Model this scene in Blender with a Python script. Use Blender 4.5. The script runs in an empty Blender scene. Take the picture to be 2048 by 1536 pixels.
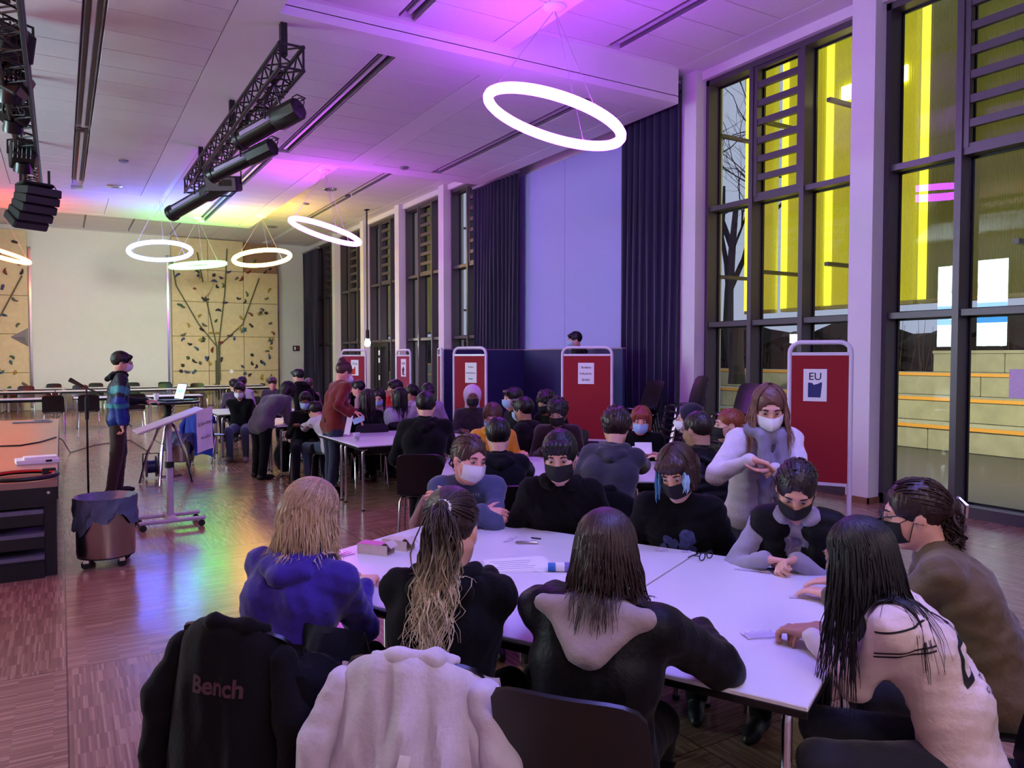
import bpy, bmesh, math, random
import numpy as np
from mathutils import Vector, Matrix
random.seed(7); RNG = np.random.default_rng(7)
scene = bpy.context.scene
COL = scene.collection

# ------------------------------------------------------------------ camera
CAM_H, FPX = 1.72, 1520.0
YAW, PITCH = math.radians(30.7), -math.atan(54 / 1520)
cam_data = bpy.data.cameras.new('camera')
cam_data.sensor_width = 36.0
cam_data.lens = FPX * 36.0 / 2048
cam_data.clip_start = 0.05
cam_data.clip_end = 300
cam = bpy.data.objects.new('camera', cam_data)
COL.objects.link(cam)
cam.location = (0, 0, CAM_H)
cam.rotation_euler = (math.pi / 2 + PITCH, 0, -YAW)
scene.camera = cam

# ------------------------------------------------------------------ sky and exposure
world = bpy.data.worlds.new('dusk_sky'); scene.world = world
world.use_nodes = True
wn = world.node_tree
bg = wn.nodes['Background']
bg.inputs['Color'].default_value = (0.44, 0.50, 0.68, 1)
bg.inputs['Strength'].default_value = 0.45
vs = scene.view_settings
vs.view_transform = 'Standard'; vs.look = 'None'; vs.gamma = 1.0; vs.exposure = 1.05
try: vs.use_curve_mapping = False
except Exception: pass
try: scene.display_settings.display_device = 'sRGB'
except Exception: pass

# ------------------------------------------------------------------ survey helper: a ray of the survey camera meets a plane
_fw = np.array([math.sin(YAW) * math.cos(PITCH), math.cos(YAW) * math.cos(PITCH), math.sin(PITCH)])
_rt = np.array([math.cos(YAW), -math.sin(YAW), 0.0])
_up = np.cross(_rt, _fw)
_C = np.array([0, 0, CAM_H])
def ray(x, y): return _fw + _rt * (x - 1024) / FPX - _up * (y - 768) / FPX
def onz(x, y, z):
    d = ray(x, y); return _C + d * ((z - CAM_H) / d[2])
def onx(x, y, X):
    d = ray(x, y); return _C + d * (X / d[0])
def ony(x, y, Y):
    d = ray(x, y); return _C + d * (Y / d[1])
def dep(x, y, d): return _C + ray(x, y) * d

# ------------------------------------------------------------------ materials
def lin(c):
    return tuple(((v / 12.92) if v <= 0.04045 else ((v + 0.055) / 1.055) ** 2.4) for v in c)
MATS = {}
def mat(name, rgb=(.5, .5, .5), rough=.6, metal=0., spec=.5, var=0.08, scale=30., bump=0., bscale=120., coat=0., sheen=0., emit=None, estr=0., alpha=1., attr=None, stretch=None, trans=0.):
    if name in MATS: return MATS[name]
    m = bpy.data.materials.new(name); m.use_nodes = True
    nt = m.node_tree; b = nt.nodes['Principled BSDF']
    c = lin(rgb)
    b.inputs['Roughness'].default_value = rough
    b.inputs['Metallic'].default_value = metal
    b.inputs['Specular IOR Level'].default_value = spec
    if coat: b.inputs['Coat Weight'].default_value = coat; b.inputs['Coat Roughness'].default_value = .15
    if sheen: b.inputs['Sheen Weight'].default_value = sheen; b.inputs['Sheen Roughness'].default_value = .5
    if trans: b.inputs['Transmission Weight'].default_value = trans
    b.inputs['Alpha'].default_value = alpha
    tc = nt.nodes.new('ShaderNodeTexCoord')
    src = tc.outputs['Object']
    if stretch:
        mp = nt.nodes.new('ShaderNodeMapping'); mp.inputs['Scale'].default_value = stretch
        nt.links.new(src, mp.inputs['Vector']); src = mp.outputs['Vector']
    nz = nt.nodes.new('ShaderNodeTexNoise'); nz.inputs['Scale'].default_value = scale; nz.inputs['Detail'].default_value = 3
    nt.links.new(src, nz.inputs['Vector'])
    mx = nt.nodes.new('ShaderNodeMix'); mx.data_type = 'RGBA'; mx.blend_type = 'MULTIPLY'
    mx.inputs['Factor'].default_value = 1.0
    if attr:
        at = nt.nodes.new('ShaderNodeAttribute'); at.attribute_name = attr
        nt.links.new(at.outputs['Color'], mx.inputs[6])
    else:
        mx.inputs[6].default_value = (*c, 1)
    rp = nt.nodes.new('ShaderNodeMapRange')
    rp.inputs['To Min'].default_value = 1 - var * 1.6; rp.inputs['To Max'].default_value = 1 + var * 1.6
    nt.links.new(nz.outputs['Fac'], rp.inputs['Value'])
    nt.links.new(rp.outputs['Result'], mx.inputs[7])
    nt.links.new(mx.outputs[2], b.inputs['Base Color'])
    if bump:
        n2 = nt.nodes.new('ShaderNodeTexNoise'); n2.inputs['Scale'].default_value = bscale; n2.inputs['Detail'].default_value = 4
        nt.links.new(src, n2.inputs['Vector'])
        bp = nt.nodes.new('ShaderNodeBump'); bp.inputs['Strength'].default_value = bump; bp.inputs['Distance'].default_value = .01
        nt.links.new(n2.outputs['Fac'], bp.inputs['Height']); nt.links.new(bp.outputs['Normal'], b.inputs['Normal'])
    if emit:
        b.inputs['Emission Color'].default_value = (*lin(emit), 1); b.inputs['Emission Strength'].default_value = estr
    MATS[name] = m
    return m
def emission(name, rgb_linear, strength):
    if name in MATS: return MATS[name]
    m = bpy.data.materials.new(name); m.use_nodes = True
    nt = m.node_tree; nt.nodes.clear()
    e = nt.nodes.new('ShaderNodeEmission'); o = nt.nodes.new('ShaderNodeOutputMaterial')
    e.inputs['Color'].default_value = (*rgb_linear, 1); e.inputs['Strength'].default_value = strength
    nt.links.new(e.outputs[0], o.inputs['Surface']); MATS[name] = m
    return m
def glass(name, tint=(.93, .95, .95), refl=1.0):
    if name in MATS: return MATS[name]
    m = bpy.data.materials.new(name); m.use_nodes = True
    nt = m.node_tree; nt.nodes.clear()
    o = nt.nodes.new('ShaderNodeOutputMaterial'); mx = nt.nodes.new('ShaderNodeMixShader')
    t = nt.nodes.new('ShaderNodeBsdfTransparent'); g = nt.nodes.new('ShaderNodeBsdfGlossy')
    t.inputs['Color'].default_value = (*tint, 1); g.inputs['Roughness'].default_value = 0.0
    fr = nt.nodes.new('ShaderNodeFresnel'); ge = nt.nodes.new('ShaderNodeNewGeometry'); mr = nt.nodes.new('ShaderNodeMapRange')
    mr.inputs['To Min'].default_value = 1.5; mr.inputs['To Max'].default_value = 1 / 1.5
    nt.links.new(ge.outputs['Backfacing'], mr.inputs['Value']); nt.links.new(mr.outputs[0], fr.inputs['IOR'])
    mu = nt.nodes.new('ShaderNodeMath'); mu.operation = 'MULTIPLY'; mu.inputs[1].default_value = refl; mu.use_clamp = True
    nt.links.new(fr.outputs[0], mu.inputs[0]); nt.links.new(mu.outputs[0], mx.inputs['Fac'])
    nt.links.new(t.outputs[0], mx.inputs[1]); nt.links.new(g.outputs[0], mx.inputs[2])
    nt.links.new(mx.outputs[0], o.inputs['Surface']); MATS[name] = m
    return m

# ------------------------------------------------------------------ mesh builder
class MB:
    def __init__(s): s.v = []; s.f = []; s.mi = []; s.sm = []
    def add(s, vs, fs, mi=0, smooth=False):
        o = len(s.v); s.v += [tuple(map(float, p)) for p in vs]
        for f in fs: s.f.append(tuple(i + o for i in f)); s.mi.append(mi); s.sm.append(smooth)
        return s
    def box(s, c, d, M=None, mi=0):
        x, y, z = d[0] / 2, d[1] / 2, d[2] / 2
        vs = [(-x, -y, -z), (x, -y, -z), (x, y, -z), (-x, y, -z), (-x, -y, z), (x, -y, z), (x, y, z), (-x, y, z)]
        if M is not None: vs = [tuple(M @ Vector(p)) for p in vs]
        vs = [(p[0] + c[0], p[1] + c[1], p[2] + c[2]) for p in vs]
        return s.add(vs, [(0, 3, 2, 1), (4, 5, 6, 7), (0, 1, 5, 4), (1, 2, 6, 5), (2, 3, 7, 6), (3, 0, 4, 7)], mi)
    def rng(s, x0, x1, y0, y1, z0, z1, mi=0):
        return s.box(((x0 + x1) / 2, (y0 + y1) / 2, (z0 + z1) / 2), (x1 - x0, y1 - y0, z1 - z0), None, mi)
    def bbox(s, c, d, b=.01, M=None, mi=0):
        # box with chamfered edges along z and top/bottom
        x, y, z = d[0] / 2, d[1] / 2, d[2] / 2; b = min(b, x * .9, y * .9, z * .9)
        ring = lambda ix, iy, zz: [(ix, -iy + b, zz), (ix, iy - b, zz), (ix - b, iy, zz), (-ix + b, iy, zz), (-ix, iy - b, zz), (-ix, -iy + b, zz), (-ix + b, -iy, zz), (ix - b, -iy, zz)]
        vs = ring(x - b, y - b, -z) + ring(x, y, -z + b) + ring(x, y, z - b) + ring(x - b, y - b, z)
        if M is not None: vs = [tuple(M @ Vector(p)) for p in vs]
        vs = [(p[0] + c[0], p[1] + c[1], p[2] + c[2]) for p in vs]
        fs = [tuple(range(7, -1, -1)), tuple(range(24, 32))]
        for k in range(3):
            for i in range(8):
                j = (i + 1) % 8; fs.append((k * 8 + i, k * 8 + j, k * 8 + 8 + j, k * 8 + 8 + i))
        return s.add(vs, fs, mi)
    def tube(s, pts, r, n=8, mi=0, closed=False, caps=True, flat=1.0, up=None):
        P = [np.array(p, float) for p in pts]; N = len(P)
        R = [r] * N if np.isscalar(r) else list(r)
        vs = []; prev = None
        for i in range(N):
            if closed: t = P[(i + 1) % N] - P[i - 1]
            else: t = P[min(i + 1, N - 1)] - P[max(i - 1, 0)]
            l = np.linalg.norm(t); t = t / l if l > 1e-9 else np.array([0, 0, 1.])
            if prev is None:
                a = np.array(up, float) if up is not None else (np.array([0, 0, 1.]) if abs(t[2]) < .9 else np.array([1., 0, 0]))
            else: a = prev
            a = a - t * (a @ t); a /= (np.linalg.norm(a) + 1e-12); prev = a
            b = np.cross(t, a)
            for k in range(n):
                an = 2 * math.pi * k / n
                vs.append(P[i] + R[i] * (math.cos(an) * a * flat + math.sin(an) * b))
        fs = []
        for i in range(N if closed else N - 1):
            for k in range(n):
                k2 = (k + 1) % n; i2 = (i + 1) % N
                fs.append((i * n + k, i * n + k2, i2 * n + k2, i2 * n + k))
        s.add(vs, fs, mi, True)
        if caps and not closed:
            s.add(vs[:n], [tuple(range(n - 1, -1, -1))], mi); s.add(vs[-n:], [tuple(range(n))], mi)
        return s
    def lathe(s, prof, c=(0, 0, 0), n=24, mi=0, axis='z', M=None, cap=True):
        vs = []; 
        for r, z in prof:
            for k in range(n):
                a = 2 * math.pi * k / n; p = Vector((r * math.cos(a), r * math.sin(a), z))
                if M is not None: p = M @ p
                vs.append((p[0] + c[0], p[1] + c[1], p[2] + c[2]))
        fs = []
        for i in range(len(prof) - 1):
            for k in range(n):
                k2 = (k + 1) % n; fs.append((i * n + k, i * n + k2, (i + 1) * n + k2, (i + 1) * n + k))
        s.add(vs, fs, mi, True)
        if cap:
            s.add(vs[:n], [tuple(range(n - 1, -1, -1))], mi); s.add(vs[-n:], [tuple(range(n))], mi)
        return s
    def sheet(s, G, th=0.0, mi=0, smooth=True):
        # G: array (a,b,3); th: thickness along normals
        G = np.array(G, float); a, b = G.shape[:2]
        du = np.gradient(G, axis=0); dv = np.gradient(G, axis=1)
        n = np.cross(du, dv); n /= (np.linalg.norm(n, axis=2, keepdims=True) + 1e-12)
        idx = lambda i, j: i * b + j
        q = [(idx(i, j), idx(i + 1, j), idx(i + 1, j + 1), idx(i, j + 1)) for i in range(a - 1) for j in range(b - 1)]
        if th == 0: return s.add(G.reshape(-1, 3), q, mi, smooth)
        T = (G + n * th / 2).reshape(-1, 3); Bm = (G - n * th / 2).reshape(-1, 3); o = a * b
        fs = list(q) + [tuple(o + i for i in reversed(f)) for f in q]
        rim = [idx(i, 0) for i in range(a)] + [idx(a - 1, j) for j in range(1, b)] + [idx(i, b - 1) for i in range(a - 2, -1, -1)] + [idx(0, j) for j in range(b - 2, 0, -1)]
        for k in range(len(rim)):
            p, r2 = rim[k], rim[(k + 1) % len(rim)]; fs.append((r2, p, p + o, r2 + o))
        return s.add(np.vstack([T, Bm]), fs, mi, smooth)
    def build(s, name, m, parent=None, **kw):
        me = bpy.data.meshes.new(name); me.from_pydata(s.v, [], s.f); me.validate(verbose=False)
        ms = m if isinstance(m, (list, tuple)) else [m]
        for k in ms: me.materials.append(k)
        if len(me.polygons) == len(s.f):
            me.polygons.foreach_set('material_index', s.mi); me.polygons.foreach_set('use_smooth', s.sm)
        if any(s.sm):
            try: me.set_sharp_from_angle(angle=math.radians(42))
            except Exception: pass
        me.update()
        o = bpy.data.objects.new(name, me); COL.objects.link(o)
        if parent is not None: o.parent = parent
        return tag(o, **kw)
def tag(o, label=None, cat=None, group=None, kind=None):
    if label: o['label'] = label
    if cat: o['category'] = cat
    if group: o['group'] = group
    if kind: o['kind'] = kind
    return o
def thing(name, label, cat, loc=(0, 0, 0), rz=0., group=None, kind=None):
    o = bpy.data.objects.new(name, None); COL.objects.link(o)
    o.empty_display_size = .1
    o.location = loc; o.rotation_euler = (0, 0, rz)
    return tag(o, label, cat, group, kind)
def copy_tree(o, parent=None):
    c = o.copy(); COL.objects.link(c)
    if parent is not None: c.parent = parent
    for ch in list(o.children): copy_tree(ch, c)
    return c
def inst(src, name, parent, loc, rz=0.):
    o = bpy.data.objects.new(name, src.data); COL.objects.link(o); o.parent = parent; o.location = loc; o.rotation_euler = (0, 0, rz)
    return o
def text_mesh(body, size, align='CENTER', extrude=0.0, shear=0.0, bold=0.0, res=3):
    cu = bpy.data.curves.new('lettering', 'FONT'); cu.body = body; cu.size = size; cu.align_x = align; cu.align_y = 'CENTER'
    cu.extrude = extrude; cu.shear = shear; cu.offset = bold; cu.resolution_u = res
    to = bpy.data.objects.new('lettering', cu); COL.objects.link(to)
    dg = bpy.context.evaluated_depsgraph_get(); dg.update()
    me = bpy.data.meshes.new_from_object(to.evaluated_get(dg))
    bpy.data.objects.remove(to); bpy.data.curves.remove(cu)
    return me
def text_obj(body, size, m, parent, M, name='lettering', **kw):
    me = text_mesh(body, size, **kw); me.materials.clear(); me.materials.append(m); me.transform(M); me.update()
    o = bpy.data.objects.new(name, me); COL.objects.link(o); o.parent = parent
    return o
def frame_matrix(o, ex, ey, ez):
    M = Matrix.Identity(4)
    for i in range(3): M[i][0] = ex[i]; M[i][1] = ey[i]; M[i][2] = ez[i]; M[i][3] = o[i]
    return M
# ================================================================== THE SETTING
M_white = mat('white_plaster', (.86, .85, .84), .85, var=.02, scale=6)
M_ceil = mat('ceiling_board', (.88, .87, .88), .8, var=.025, scale=14, bump=.04, bscale=260)
M_ceil2 = mat('ceiling_plaster', (.90, .89, .90), .7, var=.015, scale=5)
M_black = mat('black_paint', (.045, .045, .05), .55, var=.1)
M_blackgloss = mat('black_plastic', (.035, .035, .04), .32, var=.08)
M_chrome = mat('chrome_tube', (.82, .82, .84), .14, 1.0, var=.02)
M_steel = mat('brushed_steel', (.70, .68, .66), .26, 1.0, var=.05, scale=60, stretch=(1, 1, .05))
M_grey = mat('grey_paint', (.55, .55, .57), .5, var=.04)
M_frame = mat('bronze_grey_frame', (.34, .32, .33), .42, .35, var=.04)
M_wht_tab = mat('white_laminate', (.86, .86, .88), .30, var=.02, scale=8)
M_paper = mat('white_paper', (.90, .90, .90), .8, var=.02)
M_ink = mat('black_ink', (.06, .06, .07), .7)
ZB, ZM, ZH = 5.43, 5.63, 5.93
YB = 29.1; XW = 8.4; XL = -7.6; YF = -4.4

# floor: lamella parquet
def floor_mat():
    m = bpy.data.materials.new('lamella_parquet'); m.use_nodes = True
    nt = m.node_tree; b = nt.nodes['Principled BSDF']; N = nt.nodes.new; L = nt.links.new
    tc = N('ShaderNodeTexCoord')
    def strips(rot, name):
        mp = N('ShaderNodeMapping'); mp.inputs['Rotation'].default_value = (0, 0, rot)
        L(tc.outputs['Object'], mp.inputs['Vector'])
        br = N('ShaderNodeTexBrick'); br.offset = .37; br.offset_frequency = 1; br.squash = 1.0
        br.inputs['Scale'].default_value = 1.0; br.inputs['Brick Width'].default_value = .16; br.inputs['Row Height'].default_value = .011
        br.inputs['Mortar Size'].default_value = .0005; br.inputs['Bias'].default_value = -.1
        br.inputs['Color1'].default_value = (.0, .0, .0, 1); br.inputs['Color2'].default_value = (1, 1, 1, 1); br.inputs['Mortar'].default_value = (.2, .2, .2, 1)
        L(mp.outputs[0], br.inputs['Vector'])
        return br
    ck = N('ShaderNodeTexChecker'); ck.inputs['Scale'].default_value = 1 / 2.4
    ck.inputs['Color1'].default_value = (0, 0, 0, 1); ck.inputs['Color2'].default_value = (1, 1, 1, 1)
    L(tc.outputs['Object'], ck.inputs['Vector'])
    s1 = strips(0, 'a'); s2 = strips(math.pi / 2, 'b')
    mx = N('ShaderNodeMix'); mx.data_type = 'RGBA'
    L(ck.outputs['Fac'], mx.inputs['Factor']); L(s1.outputs['Color'], mx.inputs[6]); L(s2.outputs['Color'], mx.inputs[7])
    rp = N('ShaderNodeValToRGB'); e = rp.color_ramp.elements
    e[0].color = (*lin((.52, .39, .315)), 1); e[1].color = (*lin((.72, .585, .485)), 1)
    x = rp.color_ramp.elements.new(.55); x.color = (*lin((.60, .46, .37)), 1)
    L(mx.outputs[2], rp.inputs['Fac'])
    # board joints every 1.2 m
    br = N('ShaderNodeTexBrick'); br.offset = 0.; br.inputs['Scale'].default_value = 1.
    br.inputs['Brick Width'].default_value = 2.4; br.inputs['Row Height'].default_value = 2.4; br.inputs['Mortar Size'].default_value = .004
    br.inputs['Color1'].default_value = (1, 1, 1, 1); br.inputs['Color2'].default_value = (1, 1, 1, 1); br.inputs['Mortar'].default_value = (.35, .3, .28, 1)
    L(tc.outputs['Object'], br.inputs['Vector'])
    m2 = N('ShaderNodeMix'); m2.data_type = 'RGBA'; m2.blend_type = 'MULTIPLY'; m2.inputs['Factor'].default_value = 1
    L(rp.outputs[0], m2.inputs[6]); L(br.outputs['Color'], m2.inputs[7]); L(m2.outputs[2], b.inputs['Base Color'])
    nz = N('ShaderNodeTexNoise'); nz.inputs['Scale'].default_value = 5; L(tc.outputs['Object'], nz.inputs['Vector'])
    mr = N('ShaderNodeMapRange'); mr.inputs['To Min'].default_value = .17; mr.inputs['To Max'].default_value = .27
    L(nz.outputs['Fac'], mr.inputs['Value']); L(mr.outputs[0], b.inputs['Roughness'])
    b.inputs['Specular IOR Level'].default_value = .5
    return m
MB().rng(XL - .2, XW + .25, YF - .2, YB + .2, -.15, 0).build('floor', floor_mat(), kind='structure', label='glossy brown lamella parquet floor of the hall')

# ceiling with three levels, panels and light slots
ceil = MB()
panels = []          # (x0,x1,y0,y1,z)
def zone(x0, x1, y0, y1, z, cols, ya=None, yb=None, step=.61):
    """cols: list of (xa, xb) panel columns; the rest is plaster strip, light slots lie in gaps called by slot()"""
    ceil.rng(x0, x1, y0, y1, z + .10, 6.9)
    ya = y0 + .3 if ya is None else ya; yb = y1 - .3 if yb is None else yb
    n = max(1, int(round((yb - ya) / step))); st = (yb - ya) / n
    ceil.rng(x0, x1, y0, ya - .004, z, z + .11, 1); ceil.rng(x0, x1, yb + .004, y1, z, z + .11, 1)
    xs = x0
    for (xa, xb) in sorted(cols):
        if xa - xs > .32 or xs == x0: ceil.rng(xs, xa - .004, ya - .004, yb + .004, z, z + .11, 1)
        for i in range(n): panels.append((xa, xb, ya + i * st, ya + (i + 1) * st, z))
        xs = xb + .004
    if x1 - xs > .01: ceil.rng(xs, x1, ya - .004, yb + .004, z, z + .11, 1)
zone(XL, 2.1, YF, 20.25, ZB, [(-3.6, -2.4), (-2.39, -1.2), (-.86, .27), (.49, 1.66)], 2.6, 19.6, .61)
zone(2.1, 7.85, 8.45, 14.6, ZB, [(2.32, 3.42), (3.64, 4.82), (5.26, 6.48), (6.70, 7.5)], 8.95, 14.1)
zone(2.1, 5.0, YF, 8.45, ZM, [(2.32, 3.40), (3.62, 4.70)], 3.5, 8.36)
zone(2.1, 5.0, 14.6, 24.1, ZM, [(2.32, 3.45), (3.67, 4.62)], 15.0, 23.7)
zone(XL, 2.1, 20.25, 24.1, ZM, [(-3.4, -1.9), (-1.86, -.4), (-.36, 1.1)], 20.5, 23.8)
zone(5.0, XW + .25, YF, 8.45, ZH, [(5.15, 6.45), (6.67, 7.83)], 3.6, 8.36)
ceil.rng(7.85, XW + .25, 8.45, 14.6, ZH, 6.9, 1)
zone(5.0, XW + .25, 14.6, 24.1, ZH, [(5.15, 6.45), (6.67, 7.9)], 14.9, 24.0)
zone(XL, XW + .25, 24.1, YB + .2, ZH, [(-3.2, -1.9), (-1.86, -.6), (-.56, .7), (.74, 2.0), (2.04, 3.3), (3.34, 4.6), (5.15, 6.45), (6.67, 7.9)], 24.2, 28.9)
ceiling = ceil.build('ceiling', [M_ceil2, M_ceil2], kind='structure', label='white stepped ceiling with acoustic panels and a dropped box')
_pm = {}
for (xa, xb, y0, y1, z) in panels:
    k = (round(xb - xa, 3), round(y1 - y0, 3))
    if k not in _pm:
        p = MB().bbox((0, 0, 0), (k[0] - .012, k[1] - .012, .1), .004).build('ceiling_panel', M_ceil, ceiling)
        _pm[k] = p
    else:
        p = bpy.data.objects.new('ceiling_panel', _pm[k].data); COL.objects.link(p); p.parent = ceiling
    p.location = ((xa + xb) / 2, (y0 + y1) / 2, z + .053)
M_slot = mat('slot_grey', (.46, .45, .46), .5)
M_diff = mat('lamp_diffuser_off', (.78, .77, .80), .35)
def slot(x, y0, y1, z, label, w=.2):
    t = thing('linear_ceiling_light', label, 'ceiling light', (x, (y0 + y1) / 2, z), group='unlit linear lights recessed in the ceiling')
    L = y1 - y0
    MB().box((0, 0, .085), (w, L, .01)).build('tray', M_slot, t)
    for s in (-1, 1): MB().box((s * (w / 2 - .012), 0, .045), (.012, L, .08)).build('side_rail', M_slot, t)
    MB().bbox((0, 0, .045), (.055, L - .15, .05), .01).build('diffuser', M_diff, t)
for a in [(.38, 8.9, 14.4, ZB, 'unlit linear light left of the speaker truss, nearer of two'), (.38, 14.6, 18.9, ZB, 'unlit linear light left of the speaker truss, farther of two'),
          (3.53, 8.97, 14.05, ZB, 'long unlit linear light above the spotlight truss in the dropped ceiling box'), (6.59, 8.97, 14.05, ZB, 'unlit linear light in the dropped box above the big pink ring'),
          (3.51, 3.6, 8.3, ZM, 'unlit linear light at the top edge over the ceiling step'), (3.56, 15.1, 18.6, ZM, 'unlit linear light behind the spotlights in the middle ceiling'),
          (3.56, 18.8, 23.5, ZM, 'farthest unlit linear light over the green ring'),
          (6.56, 3.7, 8.3, ZH, 'unlit linear light in the raised ceiling near the yellow window'), (6.56, 15, 19.4, ZH, 'unlit linear light above the far windows, nearer one'), (6.56, 19.6, 24., ZH, 'unlit linear light above the far windows, farther one')]:
    slot(*a)
# round ceiling items
for k, (px, py, z, lab) in enumerate([(230, 372, ZB, 'round dark ceiling speaker near the blue ring'), (660, 378, ZH, 'round chrome downlight in the raised far ceiling'), (247, 321, ZB, 'small round sensor on the grey ceiling left'), (808, 335, ZB, 'small round detector in the purple ceiling box'), (612, 407, ZH, 'small round detector above the yellow ring'), (545, 453, ZH, 'flat round downlight above the climbing wall')]):
    p = onz(px, py, z); t = thing('ceiling_fitting', lab, 'ceiling fitting', (p[0], p[1], z))
    r = .17 if k in (0, 1, 5) else .09
    MB().lathe([(r, 0), (r, -.012), (r * .8, -.03), (r * .72, -.03)], n=20).build('trim_ring', M_chrome if k in (0, 1) else M_grey, t)
    MB().lathe([(r * .7, -.02), (r * .7, -.028), (.01, -.035)], n=16).build('grille', M_slot, t)
p = onz(858, 380, 5.87)
t = thing('alarm_sounder', 'small red alarm sounder under the ceiling beside the column', 'alarm', (7.6, 16.2, ZH))
MB().lathe([(.05, 0), (.05, -.03), (.035, -.06), (.01, -.07)], n=14).build('housing', mat('alarm_red', (.75, .12, .08), .4), t)
MB().lathe([(.06, 0), (.06, -.012)], n=14).build('base', mat('alarm_red', (.75, .12, .08), .4), t)

# walls
MB().rng(XL - .25, XL, YF - .2, YB + .2, 0, 6.9).build('wall_left', M_white, kind='structure', label='white wall behind the stage')
MB().rng(XL, XW + .25, YF - .25, YF, 0, 6.9).build('wall_front', M_white, kind='structure', label='white wall behind the photographer')
wb = MB().rng(XL, XW + .25, YB, YB + .25, 0, 6.9).build('wall_back', mat('back_wall_white', (.80, .82, .77), .85, var=.02, scale=5), kind='structure', label='plain white back wall between the climbing walls')
colY = [5.48 + 2.86 * k for k in range(-3, 8)]
wr = MB()
for y in colY[:5] + colY[6:]: wr.rng(8.10, XW + .25, y, y + .30, 0, ZH + .05)
wr.rng(8.10, XW + .25, YF, colY[1] + .01, 0, 6.9)
wr.rng(8.22, XW + .25, YF, YB, 5.80, ZH + .1)
wr.rng(8.32, XW + .25, 8.5, 14.2, 0, ZH + .1)
wr.rng(XW, XW + .25, 28.3, YB, 0, ZH + .1)
wall_r = wr.build('wall_right', M_white, kind='structure', label='white columns and solid wall part on the window side')
M_skirt = mat('oak_skirting', (.52, .36, .26), .4, stretch=(1, .1, 1))
for k, y in enumerate(colY[2:5]):
    sk = MB(); sk.rng(8.085, 8.10, y - .015, y + .3, 0, .07); sk.rng(8.085, 8.4, y - .015, y, 0, .07)
    sk.build('baseboard_right', M_skirt, kind='structure')
# pale lilac panels in the recess between the curtains
M_lil = mat('periwinkle_panel', (.66, .65, .90), .75, var=.015, scale=4)
t = thing('wall_panel_lilac', 'tall pale lilac wall panels between the dark blue curtains', 'wall panel', (8.25, 11.6, 0), kind='structure')
for (y0, y1) in ((-1.72, .30), (.306, 1.95)): MB().bbox((0, (y0 + y1) / 2, 3.5), (.05, y1 - y0, 3.88), .006).build('panel', M_lil, t)

# windows
M_glass = glass('window_glass', (.92, .94, .93), 1.4)
M_gasket = mat('black_gasket', (.02, .02, .02), .5)
def window(n, y0, y1, label, door=False, detail=True):
    t = thing('window_%d' % n, label, 'window', (0, 0, 0), kind='structure')
    H = 5.80; w3 = (y1 - y0) / 3; ms = [y0 + w3, y0 + 2 * w3]
    fr = MB(); X0, X1 = 8.30, 8.56
    for y in (y0, y1): fr.rng(X0, X1, y - .001 if y == y0 else y - .06, y + .06 if y == y0 else y + .001, 0, H)
    fr.rng(X0, X1, y0, y1, 0, .12); fr.rng(X0, X1, y0, y1, H - .08, H)
    fr.build('outer_frame', M_frame, t)
    for y in ms: MB().rng(X0, X1, y - .035, y + .035, .12, H - .08).build('mullion', M_frame, t)
    edges = [y0 + .06, ms[0], ms[1], y1 - .06]
    for z in (2.2, 3.91):
        for i in range(3): MB().rng(X0 + .03, X1, edges[i] + .034 * (i > 0), edges[i + 1] - .034 * (i < 2), z - .035, z + .035).build('transom', M_frame, t)
    zr = [(.12, 2.165), (2.235, 3.875), (3.945, H - .08)]
    for i in range(3):
        a, b = edges[i] + .035 * (i > 0), edges[i + 1] - .035 * (i < 2)
        for j, (za, zb) in enumerate(zr):
            if i == 1 and j == 2:      # bar grille in the middle top light
                g = MB(); g.rng(X0 + .02, X0 + .10, a, a + .06, za, zb); g.rng(X0 + .02, X0 + .10, b - .06, b, za, zb); g.build('grille_frame', M_frame, t)
                nb = 7
                for q in range(nb + 1):
                    zz = za + (zb - za) * q / nb; MB().rng(X0 + .03, X0 + .09, a + .06, b - .06, max(za, zz - .042), min(zb, zz + .042)).build('grille_bar', M_frame, t)
            gk = MB()
            gk.rng(X1 - .06, X1 - .03, a, a + .022, za, zb); gk.rng(X1 - .06, X1 - .03, b - .022, b, za, zb); gk.rng(X1 - .06, X1 - .03, a, b, za, za + .02); gk.rng(X1 - .06, X1 - .03, a, b, zb - .02, zb)
            gk.build('gasket', M_gasket, t)
            p = MB().add([(0, -(b - a) / 2 + .005, za + .004), (0, (b - a) / 2 - .005, za + .004), (0, (b - a) / 2 - .005, zb - .004), (0, -(b - a) / 2 + .005, zb - .004)], [(3, 2, 1, 0)]).build('pane', M_glass, t)
            p.location = (X1 - .045, (a + b) / 2, 0)
            if n == 2 and i == 1: p.rotation_euler = (0, 0, math.radians(2.2))
    return t
window(1, colY[3] + .30, colY[4], 'tall window beside the red board with the yellow panels behind')
window(2, colY[2] + .30, colY[3], 'tall window at the right edge with screen reflections and concrete steps behind')
window(3, colY[6] + .30, colY[7], 'window just left of the middle dark blue curtain')
window(4, colY[7] + .30, colY[8], 'window between two white columns, right of the glazed door bay')
window(5, colY[8] + .30, colY[9], 'window bay with the emergency door and the long hanging lamp')
window(6, colY[9] + .30, colY[10], 'window bay behind the farthest pink ring')
window(7, colY[10] + .30, 28.3, 'farthest window beside the far curtain')
window(8, colY[1] + .30, colY[2], 'window next to the one at the right edge')
q = onx(2046, 768, 8.5)
MB().rng(8.494, 8.497, q[1] - .17, q[1] + .13, q[2] - .15, q[2] + .15).build('window_notice', mat('pinkish_paper', (.82, .74, .82), .8), label='plain pinkish sheet taped to the window at the right edge', cat='paper sheet')
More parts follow.
